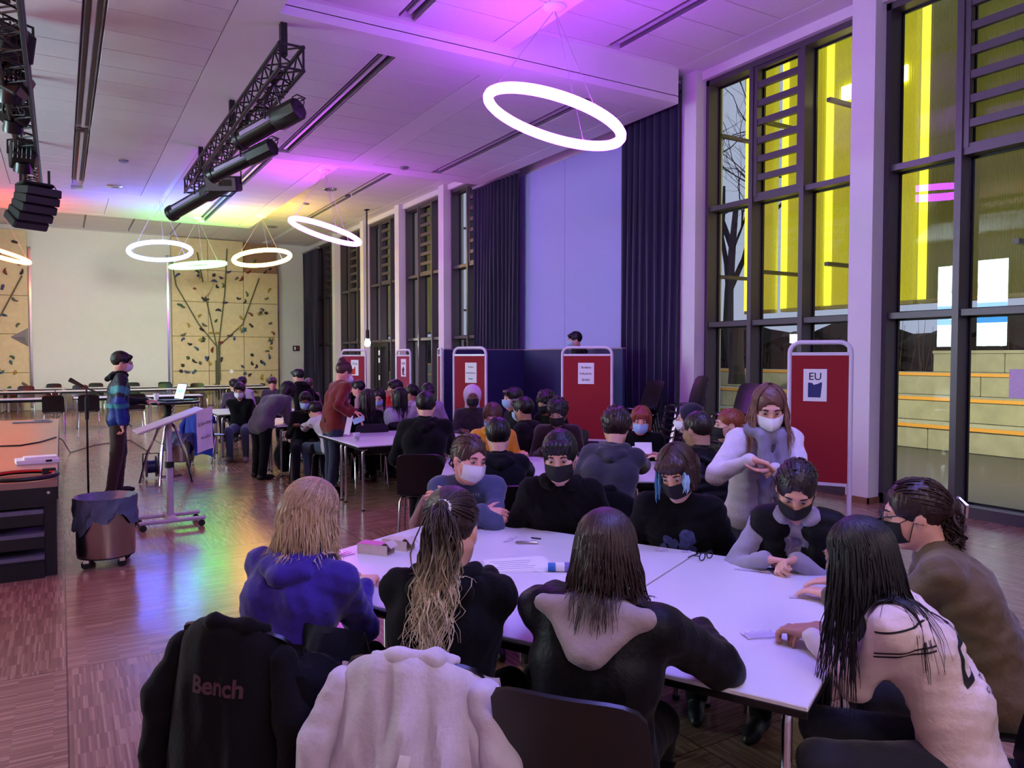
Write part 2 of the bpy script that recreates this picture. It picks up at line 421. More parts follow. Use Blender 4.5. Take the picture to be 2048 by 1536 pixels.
# door leaf in bay 5 with notices
d = thing('door_1', 'dark glazed emergency door with white notices between white columns', 'door', (8.27, 21.6, 0), kind='structure')
MB().rng(-.03, .0, -.62, -.5, 0, 2.14).build('stile', M_black, d); MB().rng(-.03, .0, .5, .62, 0, 2.14).build('stile', M_black, d)
MB().rng(-.03, .0, -.5, .5, 2.02, 2.14).build('rail', M_black, d); MB().rng(-.03, .0, -.5, .5, 0, .2).build('rail', M_black, d)
MB().rng(-.035, -.005, -.02, .16, .2, 2.02).build('notice_strip', M_black, d)
for z in (1.85, 1.62, 1.1): MB().rng(-.045, -.036, .02, .12, z - .07, z + .07).build('notice', M_paper, d)
# black signs
t = thing('exit_plate', 'small dark sign with red and white marks on the back wall beside the curtain', 'sign', (7.72, YB - .02, 2.05))
MB().bbox((0, 0, 0), (.26, .02, .20), .01).build('plate', M_black, t); MB().box((-.05, -.012, 0), (.06, .006, .12)).build('mark', M_paper, t); MB().box((.05, -.012, .01), (.05, .006, .1)).build('mark', mat('alarm_red', (.75, .12, .08), .4), t)
t = thing('wall_switch', 'small square black switch plate on a white column by the door', 'switch', (8.088, 19.95 + 2.9, 1.35))
MB().bbox((0, 0, 0), (.02, .13, .14), .01).build('plate', M_black, t); MB().bbox((-.012, 0, 0), (.012, .06, .07), .005).build('rocker', M_grey, t)
# long hanging lamp
q = onx(735, 678, 7.6)
t = thing('pendant_lamp', 'small white lamp on a long black twin rod in front of a column', 'pendant lamp', (7.6, q[1], 0))
for s in (-.035, .035): MB().tube([(0, s, 2.5), (0, s, ZH)], .012, 6).build('rod', M_black, t)
MB().box((0, 0, ZH - .01), (.1, .16, .03)).build('ceiling_rose', M_black, t)
MB().lathe([(.03, 2.02), (.075, 2.05), (.08, 2.16), (.06, 2.2), (.05, 2.24)], n=16).build('glass_bulb', emission('pendant_white', (1, .98, .9), 30), t)
MB().lathe([(.05, 2.24), (.055, 2.3), (.05, 2.5)], n=12).build('socket', M_black, t)

# curtains: pleated cloth
M_curt = mat('navy_velvet', (.095, .085, .20), .9, var=.15, scale=9, sheen=.35)
def curtain(label, y0, y1, z1, x=8.12, z0=.03, amp=.045, pitch=.16):
    n = int((y1 - y0) / .022); m = 14
    G = np.zeros((n, m, 3))
    for i in range(n):
        y = y0 + (y1 - y0) * i / (n - 1)
        for j in range(m):
            f = j / (m - 1); z = z0 + (z1 - z0) * f
            ph = y / pitch * 2 * math.pi + .5 * math.sin(y * 3.1) + .35 * math.sin(f * 4 + y * 2)
            G[i, j] = (x + amp * (1 - .25 * f) * math.sin(ph) + .02 * math.sin(y * 5 + f * 3), y + .012 * math.sin(ph * 2 + f * 5), z)
    t = thing('curtain', label, 'curtain', (0, 0, 0), group='dark blue floor length curtains')
    MB().sheet(G, .006).build('cloth', M_curt, t)
    MB().rng(x - .06, x + .06, y0, y1, z1, z1 + .05).build('curtain_rail', M_grey, t)
    return t
curtain('wide dark blue curtain beside the yellow window, right of the lilac panels', 8.62, 9.95, 5.80, x=8.0)
curtain('dark blue curtain left of the lilac panels', 13.3, 15.15, 5.45, x=8.02)
curtain('farthest dark blue curtain in the corner by the back wall', 27.0, 28.9, 5.6, x=7.98)

# dark blue partition in front of the lilac panels
M_navy = mat('navy_partition', (.17, .18, .36), .6, var=.05, scale=3)
t = thing('partition', 'head-high dark blue partition wall in front of the lilac panels', 'partition', (0, 0, 0))
for (a, b) in (((5.93, 12.4), (6.8, 12.45)), ((6.805, 12.45), (7.69, 12.5)), ((7.69, 12.5), (7.62, 10.9)), ((7.62, 10.895), (7.55, 9.3))):
    a = np.array(a); b = np.array(b); L = np.linalg.norm(b - a); an = math.atan2(b[1] - a[1], b[0] - a[0])
    MB().bbox(((a[0] + b[0]) / 2, (a[1] + b[1]) / 2, .925), (L - .006, .05, 1.85), .004, Matrix.Rotation(an, 3, 'Z')).build('panel', M_navy, t)
    MB().box(((a[0] + b[0]) / 2, (a[1] + b[1]) / 2, 1.858), (L, .07, .02), Matrix.Rotation(an, 3, 'Z')).build('top_rail', mat('pale_rail', (.6, .5, .55), .5), t)
# raised platform the student stands on
MB().rng(7.76, 7.93, 10.0, 12.4, 0, .47).build('platform', M_navy, label='low dark platform behind the blue partition', cat='platform')

# ------------------------------------------------------------------ ring lamps
def ring_lamp(label, c, tx, ty, R, colour, strength, canopy_z, r=.048):
    t = thing('ring_lamp', label, 'ring lamp', (c[0], c[1], 0), group='glowing neon ring lamps')
    n = np.array([tx, ty, 1.]); n /= np.linalg.norm(n)
    a = np.cross([0, 1, 0], n); a /= np.linalg.norm(a); b = np.cross(n, a); cc = np.array([0, 0, c[2]])
    pts = [cc + R * (math.cos(k * 2 * math.pi / 72) * a + math.sin(k * 2 * math.pi / 72) * b) for k in range(72)]
    MB().tube(pts, r, 10, closed=True).build('light_tube', emission('ring_' + label[:12].replace(' ', '_'), colour, strength), t)
    M_cb = mat('thin_cable', (.6, .58, .6), .5)
    hub = np.array([0, 0, c[2] + .62])
    for k in (6, 30, 54):
        MB().tube([pts[k] + n * .04, np.array([0, 0, canopy_z - .04])], .004, 5).build('suspension_cable', M_cb, t)
        MB().tube([pts[k], pts[k] + n * .07], .009, 6).build('clamp', M_grey, t)
    MB().lathe([(.02, canopy_z - .06), (.09, canopy_z - .05), (.13, canopy_z - .02), (.13, canopy_z)], n=20).build('canopy', M_ceil2, t)
    return t
ring_lamp('big magenta ring lamp nearest the camera, upper middle', (4.81, 7.17, 4.39), .253, -.165, .775, (.46, .05, 1.0), 17, ZM, .058)
ring_lamp('small tilted pink ring lamp near the far windows', (4.83, 15.82, 4.35), .288, -.07, .732, (.62, .06, 1.0), 22, ZM, .052)
ring_lamp('warm yellow ring lamp before the climbing wall', (4.87, 21.8, 4.47), -.093, .178, .7525, (1.0, .54, .09), 22, ZM, .055)
ring_lamp('blue ring lamp at left of the green one', (2.15, 20.5, 4.31), -.03, .197, .70, (.07, .10, 1.0), 30, ZM, .052)
ring_lamp('flat green ring lamp between the blue and yellow ones', (3.38, 22.97, 4.3), -.118, -.006, .72, (.06, 1.0, .10), 17, ZM, .05)
ring_lamp('red orange ring lamp cut by the left edge', (-1.32, 22.8, 4.3), .298, -.214, .72, (1.0, .08, .025), 20, ZM, .05)
ring_lamp('violet ring lamp above the nearest table, out of view', (2.6, 1.6, 4.75), .05, .05, .75, (.25, .23, 1.0), 38, ZM, .05)
ring_lamp('second red ring lamp over the near end of the stage, out of view', (-2.6, 7.5, 4.4), .1, .05, .75, (1.0, .16, .09), 14, ZB, .05)

ring_lamp('warm white ring lamp behind the photographer, out of view', (.9, -2.4, 4.5), .05, -.1, .75, (1.0, .76, .80), 21, ZB, .05)

# ------------------------------------------------------------------ projection screen on the stage wall (seen mirrored in the windows)
t = thing('projection_screen', 'lit projection screen on the stage wall, mirrored in the right window', 'screen', (XL + .12, 12.42, 0))
MB().rng(-.04, 0, -1.85, 1.85, 2.0, 4.68).build('housing', M_grey, t)
MB().rng(0.001, .006, -1.8, 1.8, 2.05, 4.63).build('picture', emission('slide_white', (.72, .95, .92), 15), t)
MB().rng(.0065, .008, -1.8, 1.8, 2.75, 3.35).build('slide_band', emission('slide_blue', (.06, .36, .85), 11), t)
FM = lambda y, z: frame_matrix((.010, y, z), (0, 1, 0), (0, 0, 1), (1, 0, 0))
text_obj('Klimakonferenz', .42, emission('slide_text', (.75, .95, 1.0), 12.), t, FM(.1, 3.05))
text_obj('PLANSPIEL KOMMUNE', .24, emission('slide_grey', (.2, .3, .3), 5.), t, FM(.2, 3.85))

# ------------------------------------------------------------------ climbing walls with panels, seams and holds
M_ply = mat('birch_climbing_panel', (.78, .72, .54), .7, var=.10, scale=7, bump=.08, bscale=300)
M_ply2 = mat('bare_plywood', (.60, .46, .33), .7, var=.08, scale=9)
hold_cols = [(.16, .15, .17), (.20, .28, .45), (.45, .16, .13), (.20, .36, .22), (.62, .55, .20), (.16, .36, .42), (.26, .2, .3), (.36, .36, .3)]
M_hold = [mat('climbing_hold_%s' % n, c, .6, var=.15) for n, c in zip(('black', 'blue', 'red', 'green', 'yellow', 'teal', 'plum', 'olive'), hold_cols)]
def hold_mesh(seed):
    r = random.Random(seed); kind = seed % 4
    m = MB(); L = r.uniform(.06, .11); bend = r.uniform(-.06, .06) if kind != 1 else 0
    n = 7; pts = []; R = []
    for i in range(n):
        u = i / (n - 1) * 2 - 1
        pts.append((u * L, -.035 - .02 * (1 - u * u), bend * (1 - u * u))); R.append((.05 if kind == 1 else .038) * max(.25, math.sqrt(max(0, 1 - u * u * .9))) * (1 + .25 * math.sin(u * 3 + seed)))
    m.tube(pts, R, 8); return m
hold_lib = {}
def hold(parent, x, y, z, rot, seed, ci):
    k = (seed, ci)
    if k not in hold_lib:
        o = hold_mesh(seed).build('climbing_hold', M_hold[ci], parent); hold_lib[k] = o
    else:
        o = bpy.data.objects.new('climbing_hold', hold_lib[k].data); COL.objects.link(o); o.parent = parent
    o.location = (x, y, z); o.rotation_euler = (0, rot, 0)
def climbing(label, xs, zs, nh, rope, seed, skip=()):
    t = thing('climbing_wall', label, 'climbing wall', (0, YB, 0))
    r = random.Random(seed)
    for i in range(len(xs) - 1):
        for j in range(len(zs) - 1):
            if (i, j) in skip:
                MB().rng(xs[i], xs[i + 1], -.10, -.001, zs[j], zs[j + 1]).build('back_board', M_ply2, t); continue
            MB().bbox(((xs[i] + xs[i + 1]) / 2, -.16 - .012 * ((i + j) % 2), (zs[j] + zs[j + 1]) / 2), (xs[i + 1] - xs[i] - .01, .30, zs[j + 1] - zs[j] - .01), .012).build('panel', M_ply, t)
    for k in range(nh):
        x = r.uniform(xs[0] + .1, xs[-1] - .1); z = r.uniform(.25, zs[-1] - .3)
        if z > 4.9 and r.random() < .7: z = r.uniform(.4, 4.7)
        hold(t, x, -.315, z, r.uniform(0, 6.28), r.randrange(8), r.choices(range(8), (5, 2, 2, 2, 2, 2, 2, 2))[0])
    M_rope = mat('olive_rope', (.36, .36, .26), .9)
    for pts in rope: MB().tube(pts, .022, 6).build('rope', M_rope, t)
    return t
w = climbing('climbing wall with panels, many holds and ropes, right of the bare white wall', [3.36, 4.55, 5.76, 6.98], [0, 1.22, 2.45, 3.67, 4.80, 5.9], 105,
    [[(4.80, -.38, 0.2), (4.80, -.38, 2.1), (4.2, -.36, 2.9), (3.5, -.35, 4.2), (3.38, -.35, 5.0)], [(4.84, -.39, .2), (4.80, -.39, 2.1), (4.45, -.36, 3.9), (4.2, -.35, 5.4)], [(4.88, -.38, .2), (4.86, -.38, 2.1), (5.1, -.36, 4.0), (5.2, -.35, 5.6)], [(4.9, -.4, .9), (4.9, -.38, 2.15), (5.7, -.36, 2.9), (6.3, -.36, 4.6)], [(4.76, -.42, .3), (4.76, -.42, 1.6)]], 3, skip=((2, 4),))
MB().add([(3.75, -.32, 4.45), (4.75, -.32, 4.4), (4.55, -.62, 4.0), (4.35, -.32, 3.75)], [(0, 2, 1), (0, 3, 2), (3, 1, 2), (0, 1, 3)]).build('volume', M_ply, w)
for (x, z) in ((4.9, 1.75), (5.3, 1.2)): MB().box((x, -.33, z), (.12, .01, .12), Matrix.Rotation(.6, 3, 'Y')).build('route_card', M_paper, w)
w = climbing('reddish lit climbing wall at the left edge', [-3.2, -2.0, -.86], [0, 1.22, 2.45, 3.67, 4.80, 5.75], 62, [[(-1.0, -.36, 4.3), (-1.6, -.36, 3.0)]], 11)
MB().add([(-1.35, -.32, 2.35), (-.87, -.32, 2.65), (-.87, -.32, 2.05), (-.95, -.62, 2.35)], [(0, 3, 1), (0, 2, 3), (1, 3, 2)]).build('volume', M_grey, w)
for k, (x, l) in enumerate(((-.80, 'shiny vertical rail at the right edge of the left climbing wall'), (3.26, 'shiny vertical rail left of the roped climbing wall'), (7.04, 'shiny vertical rail right of the roped climbing wall'))):
    t = thing('wall_rail', l, 'rail', (x, YB, 0)); MB().rng(-.03, .03, -.12, -.001, .1, 5.2).build('profile', M_chrome, t); MB().rng(-.04, .04, -.14, -.001, 5.2, 5.26).build('end_cap', M_grey, t)

# ------------------------------------------------------------------ outside
M_conc = mat('board_marked_concrete', (.60, .60, .52), .85, var=.18, scale=3.5, bump=.25, bscale=14)
M_nose = mat('warm_edge_strip', (.85, .62, .28), .5)
MB().rng(XW + .26, 40, -14, 60, -.3, -.02).build('terrace_ground', mat('wet_dark_paving', (.20, .20, .19), .35, var=.15), kind='structure', label='dark wet paving outside the windows')
t = thing('concrete_steps', 'terraced concrete seating steps outside the right window', 'steps', (0, 0, 0))
for k in range(4):
    y1 = 40 if k < 3 else 9.8
    yy = -6.
    while yy < y1 - .1:
        ye = min(yy + 2.86, y1)
        MB().bbox((14.05 + k * .9 + .45, (yy + ye) / 2, -.02 + .47 * k + .235), (.9, ye - yy - .012, .47), .012).build('block', M_conc, t); yy = ye
    MB().rng(14.03 + k * .9, 14.09 + k * .9, -6, y1, .47 * (k + 1) - .085, .47 * (k + 1) - .02).build('edge_strip', M_nose if k < 3 else M_conc, t)
MB().rng(17.6, 30, -10, 60, -.02, 1.3).build('upper_lawn', mat('dark_earth', (.10, .11, .08), .9), kind='structure', label='dark raised ground behind the steps')
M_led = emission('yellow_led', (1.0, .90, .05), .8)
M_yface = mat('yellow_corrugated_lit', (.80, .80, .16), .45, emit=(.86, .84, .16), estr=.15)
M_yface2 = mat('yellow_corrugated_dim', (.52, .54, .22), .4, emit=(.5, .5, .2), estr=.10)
def light_panel(label, y0, y1, face, strip, z0=2.45, z1=6.2, X=9.4, lamp=False):
    t = thing('facade_lantern', label, 'facade light', (X, 0, 0), group='yellow glowing facade panels outside')
    n = max(8, int((y1 - y0) / .0075)); G = np.zeros((n, 2, 3))
    for i in range(n):
        y = y0 + (y1 - y0) * i / (n - 1); x = .008 * math.sin(i * math.pi / 2)
        G[i, 0] = (x, y, z0); G[i, 1] = (x, y, z1)
    MB().sheet(G, 0).build('corrugated_sheet', face, t)
    if strip:
        MB().rng(-.03, .0, y1 - .10, y1, z0, z1).build('led_strip', M_led, t)
    MB().rng(-.02, .12, y0, y1, z0 - .05, z0).build('sill_profile', M_frame if not strip else mat('yellow_sill', (.7, .68, .2), .5), t)
    MB().rng(.02, .12, y0, y1, z0, z1).build('back_box', face, t)
    for zz in (2.9, 5.0): MB().rng(-.86, .02, (y0 + y1) / 2 - .03, (y0 + y1) / 2 + .03, zz, zz + .05).build('wall_bracket', M_frame, t)
    if lamp: MB().rng(-.05, -.02, y0 + .12, y1 - .25, 5.25, 5.45).build('top_lamp', emission('yellow_top_lamp', (1., .98, .35), 2.2), t)
light_panel('narrow yellow glowing panel beside the strip of sky', 8.02, 8.55, M_yface, True)
light_panel('middle yellow glowing panel behind the barred grille', 7.14, 7.84, M_yface, True)
light_panel('bright yellow panel nearest the white column', 5.76, 7.08, M_yface, True, lamp=True)
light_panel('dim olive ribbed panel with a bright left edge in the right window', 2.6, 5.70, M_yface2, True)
light_panel('yellow panel seen left of the middle curtain', 17.1, 17.95, M_yface, True)
light_panel('yellow panel seen in the farthest window', 29.2, 30.6, M_yface, True)
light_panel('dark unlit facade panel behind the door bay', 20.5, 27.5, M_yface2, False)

# bare tree
def branch(mb, p, d, L, r, lev, rg):
    pts = [p]; q = p.copy(); dd = d.copy(); n = 4
    for i in range(n):
        dd = dd + rg.normal(0, .16, 3); dd /= np.linalg.norm(dd); q = q + dd * L / n; pts.append(q.copy())
    mb.tube(pts, [r * (1 - .55 * i / n) for i in range(n + 1)], 5 if lev > 1 else 7, caps=False)
    if lev >= 5 or r < .004: return
    for k in range(3 if lev < 4 else 2):
        i = rg.integers(1, n + 1); e = dd + rg.normal(0, .55, 3) + np.array([0, 0, .1]); e /= np.linalg.norm(e)
        branch(mb, pts[i], e, L * rg.uniform(.55, .8), r * .5, lev + 1, rg)
for k, (px, d, lab) in enumerate(((1474, 17.5, 'bare tree with fine branches against the dusk sky, beside the yellow panel'),)):
    p = dep(px, 714, d); rg = np.random.default_rng(21 + k)
    t = thing('bare_tree', lab, 'tree', (p[0], p[1], 1.2))
    mb = MB(); branch(mb, np.zeros(3), np.array([0, 0, 1.]), 4.6, .15, 0, rg)
    M_bark = mat('dark_bark', (.12, .11, .11), .9)
    mb.build('branches', M_bark, t)
    MB().tube([(0, 0, -.1), (0, 0, .5), (.02, 0, 1.2)], [.2, .15, .13], 8).build('trunk', M_bark, t)
# dark hedge along the top of the steps
rg = np.random.default_rng(5)
G = np.zeros((120, 7, 3))
for i in range(120):
    for j in range(7): G[i, j] = (18.6 + rg.normal(0, .25), -6 + i * .5, 1.2 + (1.25 + .25 * math.sin(i * .7)) * j / 6 + rg.normal(0, .08))
t = thing('hedge', 'dark bare hedge above the concrete steps outside', 'hedge', (0, 0, 0))
MB().sheet(G, .5).build('foliage', mat('dark_hedge_twigs', (.09, .085, .07), .95, var=.4, scale=12, bump=.5, bscale=30), t)
mb = MB()
for i in range(260):
    y = rg.uniform(2, 30); x = rg.uniform(17.9, 18.4); mb.tube([(x, y, 1.25), (x + rg.normal(0, .1), y + rg.normal(0, .12), rg.uniform(2, 2.7))], [.012, .004], 4, caps=False)
mb.build('stems', mat('hedge_stem', (.25, .2, .15), .9), t, kind='stuff')
p = dep(1590, 676, 17)
t = thing('outdoor_lamp', 'white lit outdoor lamp seen above the red board', 'outdoor lamp', (p[0], p[1], 0))
MB().tube([(0, 0, 0.9), (0, 0, p[2] - .1)], .04, 8).build('post', M_black, t)
MB().lathe([(.09, p[2] - .11), (.11, p[2] - .1), (.11, p[2] + .08)], n=14).build('light_head', emission('outdoor_white', (1, 1, .95), 8), t)
MB().lathe([(.13, p[2] + .08), (.13, p[2] + .11), (.03, p[2] + .15)], n=14).build('cap', M_black, t)
# added light brightening the steps, shining outwards, without a lamp body
la = bpy.data.lights.new('added_terrace_light', 'SPOT'); la.energy = 1500; la.color = (1., .92, .62); la.spot_size = 2.2; la.spot_blend = .8; la.shadow_soft_size = .1
lo = bpy.data.objects.new('added_terrace_light', la); COL.objects.link(lo); lo.location = (9.75, 7.0, 5.6)
lo.rotation_euler = (Vector((5, -.5, -5.0))).to_track_quat('-Z', 'Y').to_euler()
# ================================================================== FURNITURE
def rot2(v): return np.array([-v[1], v[0]])
def table(label, corner, ex, L, W, group='white tables pushed together', flip=False):
    """corner: front-left corner, ex: unit direction of the length L; the width W goes to the left of ex"""
    ex = np.array(ex, float); ex /= np.linalg.norm(ex); ang = math.atan2(ex[1], ex[0]); ey = rot2(ex)
    c = np.array(corner) + ex * L / 2 + ey * W / 2
    t = thing('table', label, 'table', (c[0], c[1], 0), ang, group)
    MB().bbox((0, 0, .731), (L - .004, W - .004, .016), .003).build('tabletop', M_wht_tab, t)
    MB().bbox((0, 0, .712), (L - .004, W - .004, .022), .002).build('edge_band', M_blackgloss, t)
    f = MB()
    for s in (-1, 1):
        f.box((0, s * (W / 2 - .09), .68), (L - .22, .03, .04)); f.box((s * (L / 2 - .12), 0, .68), (.03, W - .15, .04))
    f.build('frame', M_black, t)
    for sx in (-1, 1):
        for sy in (-1, 1):
            x, y = sx * (L / 2 - .075), sy * (W / 2 - .075)
            MB().tube([(x - sx * .05, y, .695), (x - sx * .012, y, .685), (x, y, .65), (x, y, .012)], .0165, 10).build('leg', M_chrome, t)
            MB().lathe([(.02, 0), (.02, .02)], (x, y, 0), 10).build('foot_cap', M_black, t)
    return t
U = np.array([.447, -.894]); V = np.array([.894, .447])
uv = lambda u, v: U * u + V * v
table('nearest white table, front half of the left block beside the black hoodie', uv(-2.82, 2.205), U, 1.55, .745)
table('white table in the far half of the near block, with paper boxes', uv(-2.82, 2.952), U, 1.55, .745)
table('white table at the right end of the near block, across the dark gap', uv(-.434, 2.21), V, 1.485, .828)
mA = np.array([3.24, 6.71]); mM = np.array([.878, -.479]); mN = np.array([-.479, -.878])
for k, lab in enumerate(('middle group table in front of the yellow hoodie', 'middle group table between the navy jacket and the grey hooded back', 'middle group table in front of the orange haired person')):
    table(lab, mA + mM * (.752 * (k + 1)) + mN * 1.5, -mN, 1.5 if k < 2 else 1.14, .745, 'white tables of the middle group')
for k, (c, lab) in enumerate((((2.80, 8.02), 'purple lit table with the plastic cup'), ((2.80, 8.77), 'table behind the one with the cup, long-haired girls around it'), ((4.32, 8.02), 'table left of the white hooded person'))):
    table(lab, c, (1, 0), 1.51, .745, 'white tables of the cup group')
for k, (c, lab) in enumerate((((2.62, 10.95), 'table the grey sweater person leans over'), ((2.62, 11.7), 'table behind the leaning grey sweater'))):
    table(lab, c, (1, 0), 1.51, .745, 'white tables of the far left group')
for k, (c, lab) in enumerate((((2.3, 13.68), 'table in front of the masked boy in black'), ((2.3, 14.43), 'table behind the masked boy in black'))):
    table(lab, c, (1, 0), 1.51, .745, 'white tables near the blue jacket')
for r_, (Y, x0, n) in enumerate(((25.4, -3.2, 6), (27.6, -3.0, 6))):
    for k in range(n): table('long row of white tables %s, %s from the left' % ('before the back wall' if r_ else 'in front of the wall-side row', ('first', 'second', 'third', 'fourth', 'fifth', 'sixth')[k]), (x0 + k * 1.53, Y), (1, 0), 1.51, .72, 'table rows at the back wall')
for k, x in enumerate((-1.35, .25, 1.85)): table('single white table of the nearer back row, %s from the left' % ('first', 'second', 'third')[k], (x, 20.9), (1, 0), 1.3, .7, 'table rows at the back wall')

# chairs
M_shell = mat('black_chair_shell', (.05, .048, .052), .34, var=.08, spec=.5)
def chair_parts(t):
    # seat and back: curved boards; origin on the floor under the seat centre, +y is the front
    W = .44
    G = np.zeros((9, 9, 3))
    for i in range(9):
        for j in range(9):
            u, v = i / 8 * 2 - 1, j / 8 * 2 - 1
            k = 1 - .06 * (abs(u) ** 4 * abs(v) ** 4 > .2)
            G[i, j] = (u * W / 2 * (1 - .05 * max(0, -v)) * k, v * .21, .455 - .012 * (1 - u * u) + .012 * max(0, v) ** 2 * -1 + .01 * max(0, -v) ** 2)
    MB().sheet(G, .012).build('seat', M_shell, t)
    G = np.zeros((11, 9, 3))
    for i in range(11):
        for j in range(9):
            u, v = i / 10 * 2 - 1, j / 8
            w = W / 2 * (1 - .10 * max(0, v - .85) / .15 * abs(u) - .03 * v)
            z = .47 + v * .385 - .02 * (abs(u) ** 5) * (v > .9)
            y = -.20 - .02 * v - .095 * v ** 1.6 - .03 * (1 - u * u) * v ** .5
            G[i, j] = (u * w, y, z)
    MB().sheet(G, .012).build('backrest', M_shell, t)
    for s in (-1, 1):
        MB().tube([(s * .15, .13, .44), (s * .185, .15, .435), (s * .20, .165, .40), (s * .215, .20, .01)], .011, 8).build('leg', M_chrome, t)
        MB().tube([(s * .15, -.12, .44), (s * .185, -.15, .435), (s * .20, -.17, .40), (s * .215, -.25, .01)], .011, 8).build('leg', M_chrome, t)
    MB().tube([(-.15, .13, .44), (.15, .13, .44)], .011, 8).build('seat_rail', M_chrome, t)
    MB().tube([(-.15, -.12, .44), (.15, -.12, .44)], .011, 8).build('seat_rail', M_chrome, t)
_chair0 = None
def chair(label, x, y, rz, group='black shell chairs with chrome legs', z=0.):
    global _chair0
    if _chair0 is None:
        t = thing('chair', label, 'chair', (x, y, z), rz, group); chair_parts(t); _chair0 = t
        return t
    t = copy_tree(_chair0); t.location = (x, y, z); t.rotation_euler = (0, 0, rz); tag(t, label, 'chair', group)
    return t
# ordinals for the back rows
ords = ('first', 'second', 'third', 'fourth', 'fifth', 'sixth', 'seventh', 'eighth', 'ninth', 'tenth')
for k, x in enumerate((-2.6, -1.35, -.2, 1.0, 2.1, 3.1, 4.1, 5.1)): chair('black chair behind the back table rows, %s from the left' % ords[k], x, 28.55, math.pi, 'black chairs at the back tables')
for k, x in enumerate((-2.2, -.9, .5, 1.6, 2.9, 3.9)): chair('black chair between the two back table rows, %s from the left' % ords[k], x, 26.7, math.pi + .1 * math.sin(k * 3), 'black chairs at the back tables')
for k, x in enumerate((-2.35, -1.6, -.15, .55, 1.5)): chair('black chair at the nearer single back tables, %s from the left' % ords[k], x, 20.35, .06 * math.sin(k * 2), 'black chairs at the back tables')

# pinboards: white tube frame, red felt, sheet of paper
M_red = mat('red_felt', (.56, .08, .13), .95, var=.08, scale=120, sheen=.2)
M_tube = mat('white_tube', (.84, .82, .86), .35, var=.02)
def pinboard(label, pL, pR, dL, dR, lines, H=1.86, paper=(0.05, 1.52), psize=(.21, .297), glyph=None, tsize=.05):
    """pL,pR: (x,y) of the two top corners in the survey view with their depths"""
    a = dep(*pL, dL); b = dep(*pR, dR); a2, b2 = a[:2], b[:2]; W = np.linalg.norm(b2 - a2); ex = (b2 - a2) / W
    ang = math.atan2(ex[1], ex[0]); c = (a2 + b2) / 2
    t = thing('pinboard', label, 'pinboard', (c[0], c[1], 0), ang, 'red pinboards with white frames')
    w = W / 2; r = .10
    arc = [(-w + r - r * math.cos(q), H - r + r * math.sin(q)) for q in np.linspace(0, math.pi / 2, 6)]
    path = [(-w, .03)] + arc + [(-x, z) for x, z in reversed(arc)] + [(w, .03)]
    MB().tube([(x, 0, z) for x, z in path], .022, 10).build('tube_frame', M_tube, t)
    MB().rng(-w + .02, w - .02, -.012, .012, .52, H - .11).build('felt_panel', M_red, t)
    MB().rng(-w + .02, w - .02, -.016, .016, H - .125, H - .095).build('top_strip', M_tube, t)
    MB().rng(-w + .02, w - .02, -.016, .016, .49, .52).build('bottom_strip', M_tube, t)
    for s in (-1, 1): MB().tube([(s * w, -.22, .03), (s * w, .22, .03)], .02, 8).build('foot', M_tube, t)
    if lines is not None:
        px, pz = paper; pw, ph = psize
        MB().rng(px - pw / 2, px + pw / 2, -.0145, -.013, pz - ph / 2, pz + ph / 2).build('paper_sheet', M_paper, t)
        for k, ln in enumerate(lines):
            zz = pz + ph * (.28 if len(lines) > 1 else .26) - k * ph * .29
            text_obj(ln, tsize, M_ink, t, frame_matrix((px, -.0155, zz), (1, 0, 0), (0, 0, 1), (0, -1, 0)), bold=.0006)
        if glyph:
            g = [(px + x * pw, -.0152, pz + z * ph) for x, z in glyph[1]]
            MB().add(g, [tuple(range(len(g)))]).build('printed_map', mat(*glyph[0]), t)
    return t
eu = [(-.30, -.38), (.24, -.38), (.30, .05), (.28, .10), (.1, .04), (-.05, .01), (-.12, .07), (-.30, .08)]
pinboard('red pinboard with the EU sheet behind the woman in white fleece', (1580, 690), (1703, 685), 7.4, 7.15, ['EU'], paper=(-.04, 1.45), psize=(.21, .31), tsize=.10, glyph=(('map_blue', (.17, .19, .42), .7), eu))
pinboard('red pinboard labelled Andere Industrie-länder before the partition', (1125, 698), (1224, 697), 11.25, 11.0, ['Andere', 'Industrie-', 'länder'], paper=(-.01, 1.48), psize=(.24, .31), tsize=.05)
pinboard('red pinboard labelled Andere Entwicklungs-länder behind the white hood', (908, 699), (972, 698), 11.8, 11.45, ['Andere', 'Entwicklungs-', 'länder'], paper=(0.03, 1.48), psize=(.22, .31), tsize=.034)
ch = [(-.42, -.42), (.1, -.42), (.1, .0), (-.05, .1), (-.1, -.05), (-.42, -.1)]
pinboard('red pinboard with a China sheet behind the woman in red', (683, 703), (731, 702), 15.9, 15.4, ['China'], paper=(.06, 1.50), psize=(.24, .32), tsize=.075, glyph=(('map_red', (.75, .2, .14), .7), ch))
us = [(-.3, -.1), (.0, .1), (.2, -.1), (.05, -.3), (.3, -.42), (-.2, -.40)]
pinboard('narrow looking red pinboard with an Indien sheet before a column', (794, 703), (821, 702), 15.8, 15.2, ['Indien'], paper=(0.02, 1.5), psize=(.26, .36), tsize=.08, glyph=(('map_dark', (.3, .12, .16), .7), us))
pinboard('red pinboard seen edge-on at the left end of the partition', (876.5, 701), (883, 701), 13.6, 12.6, None)

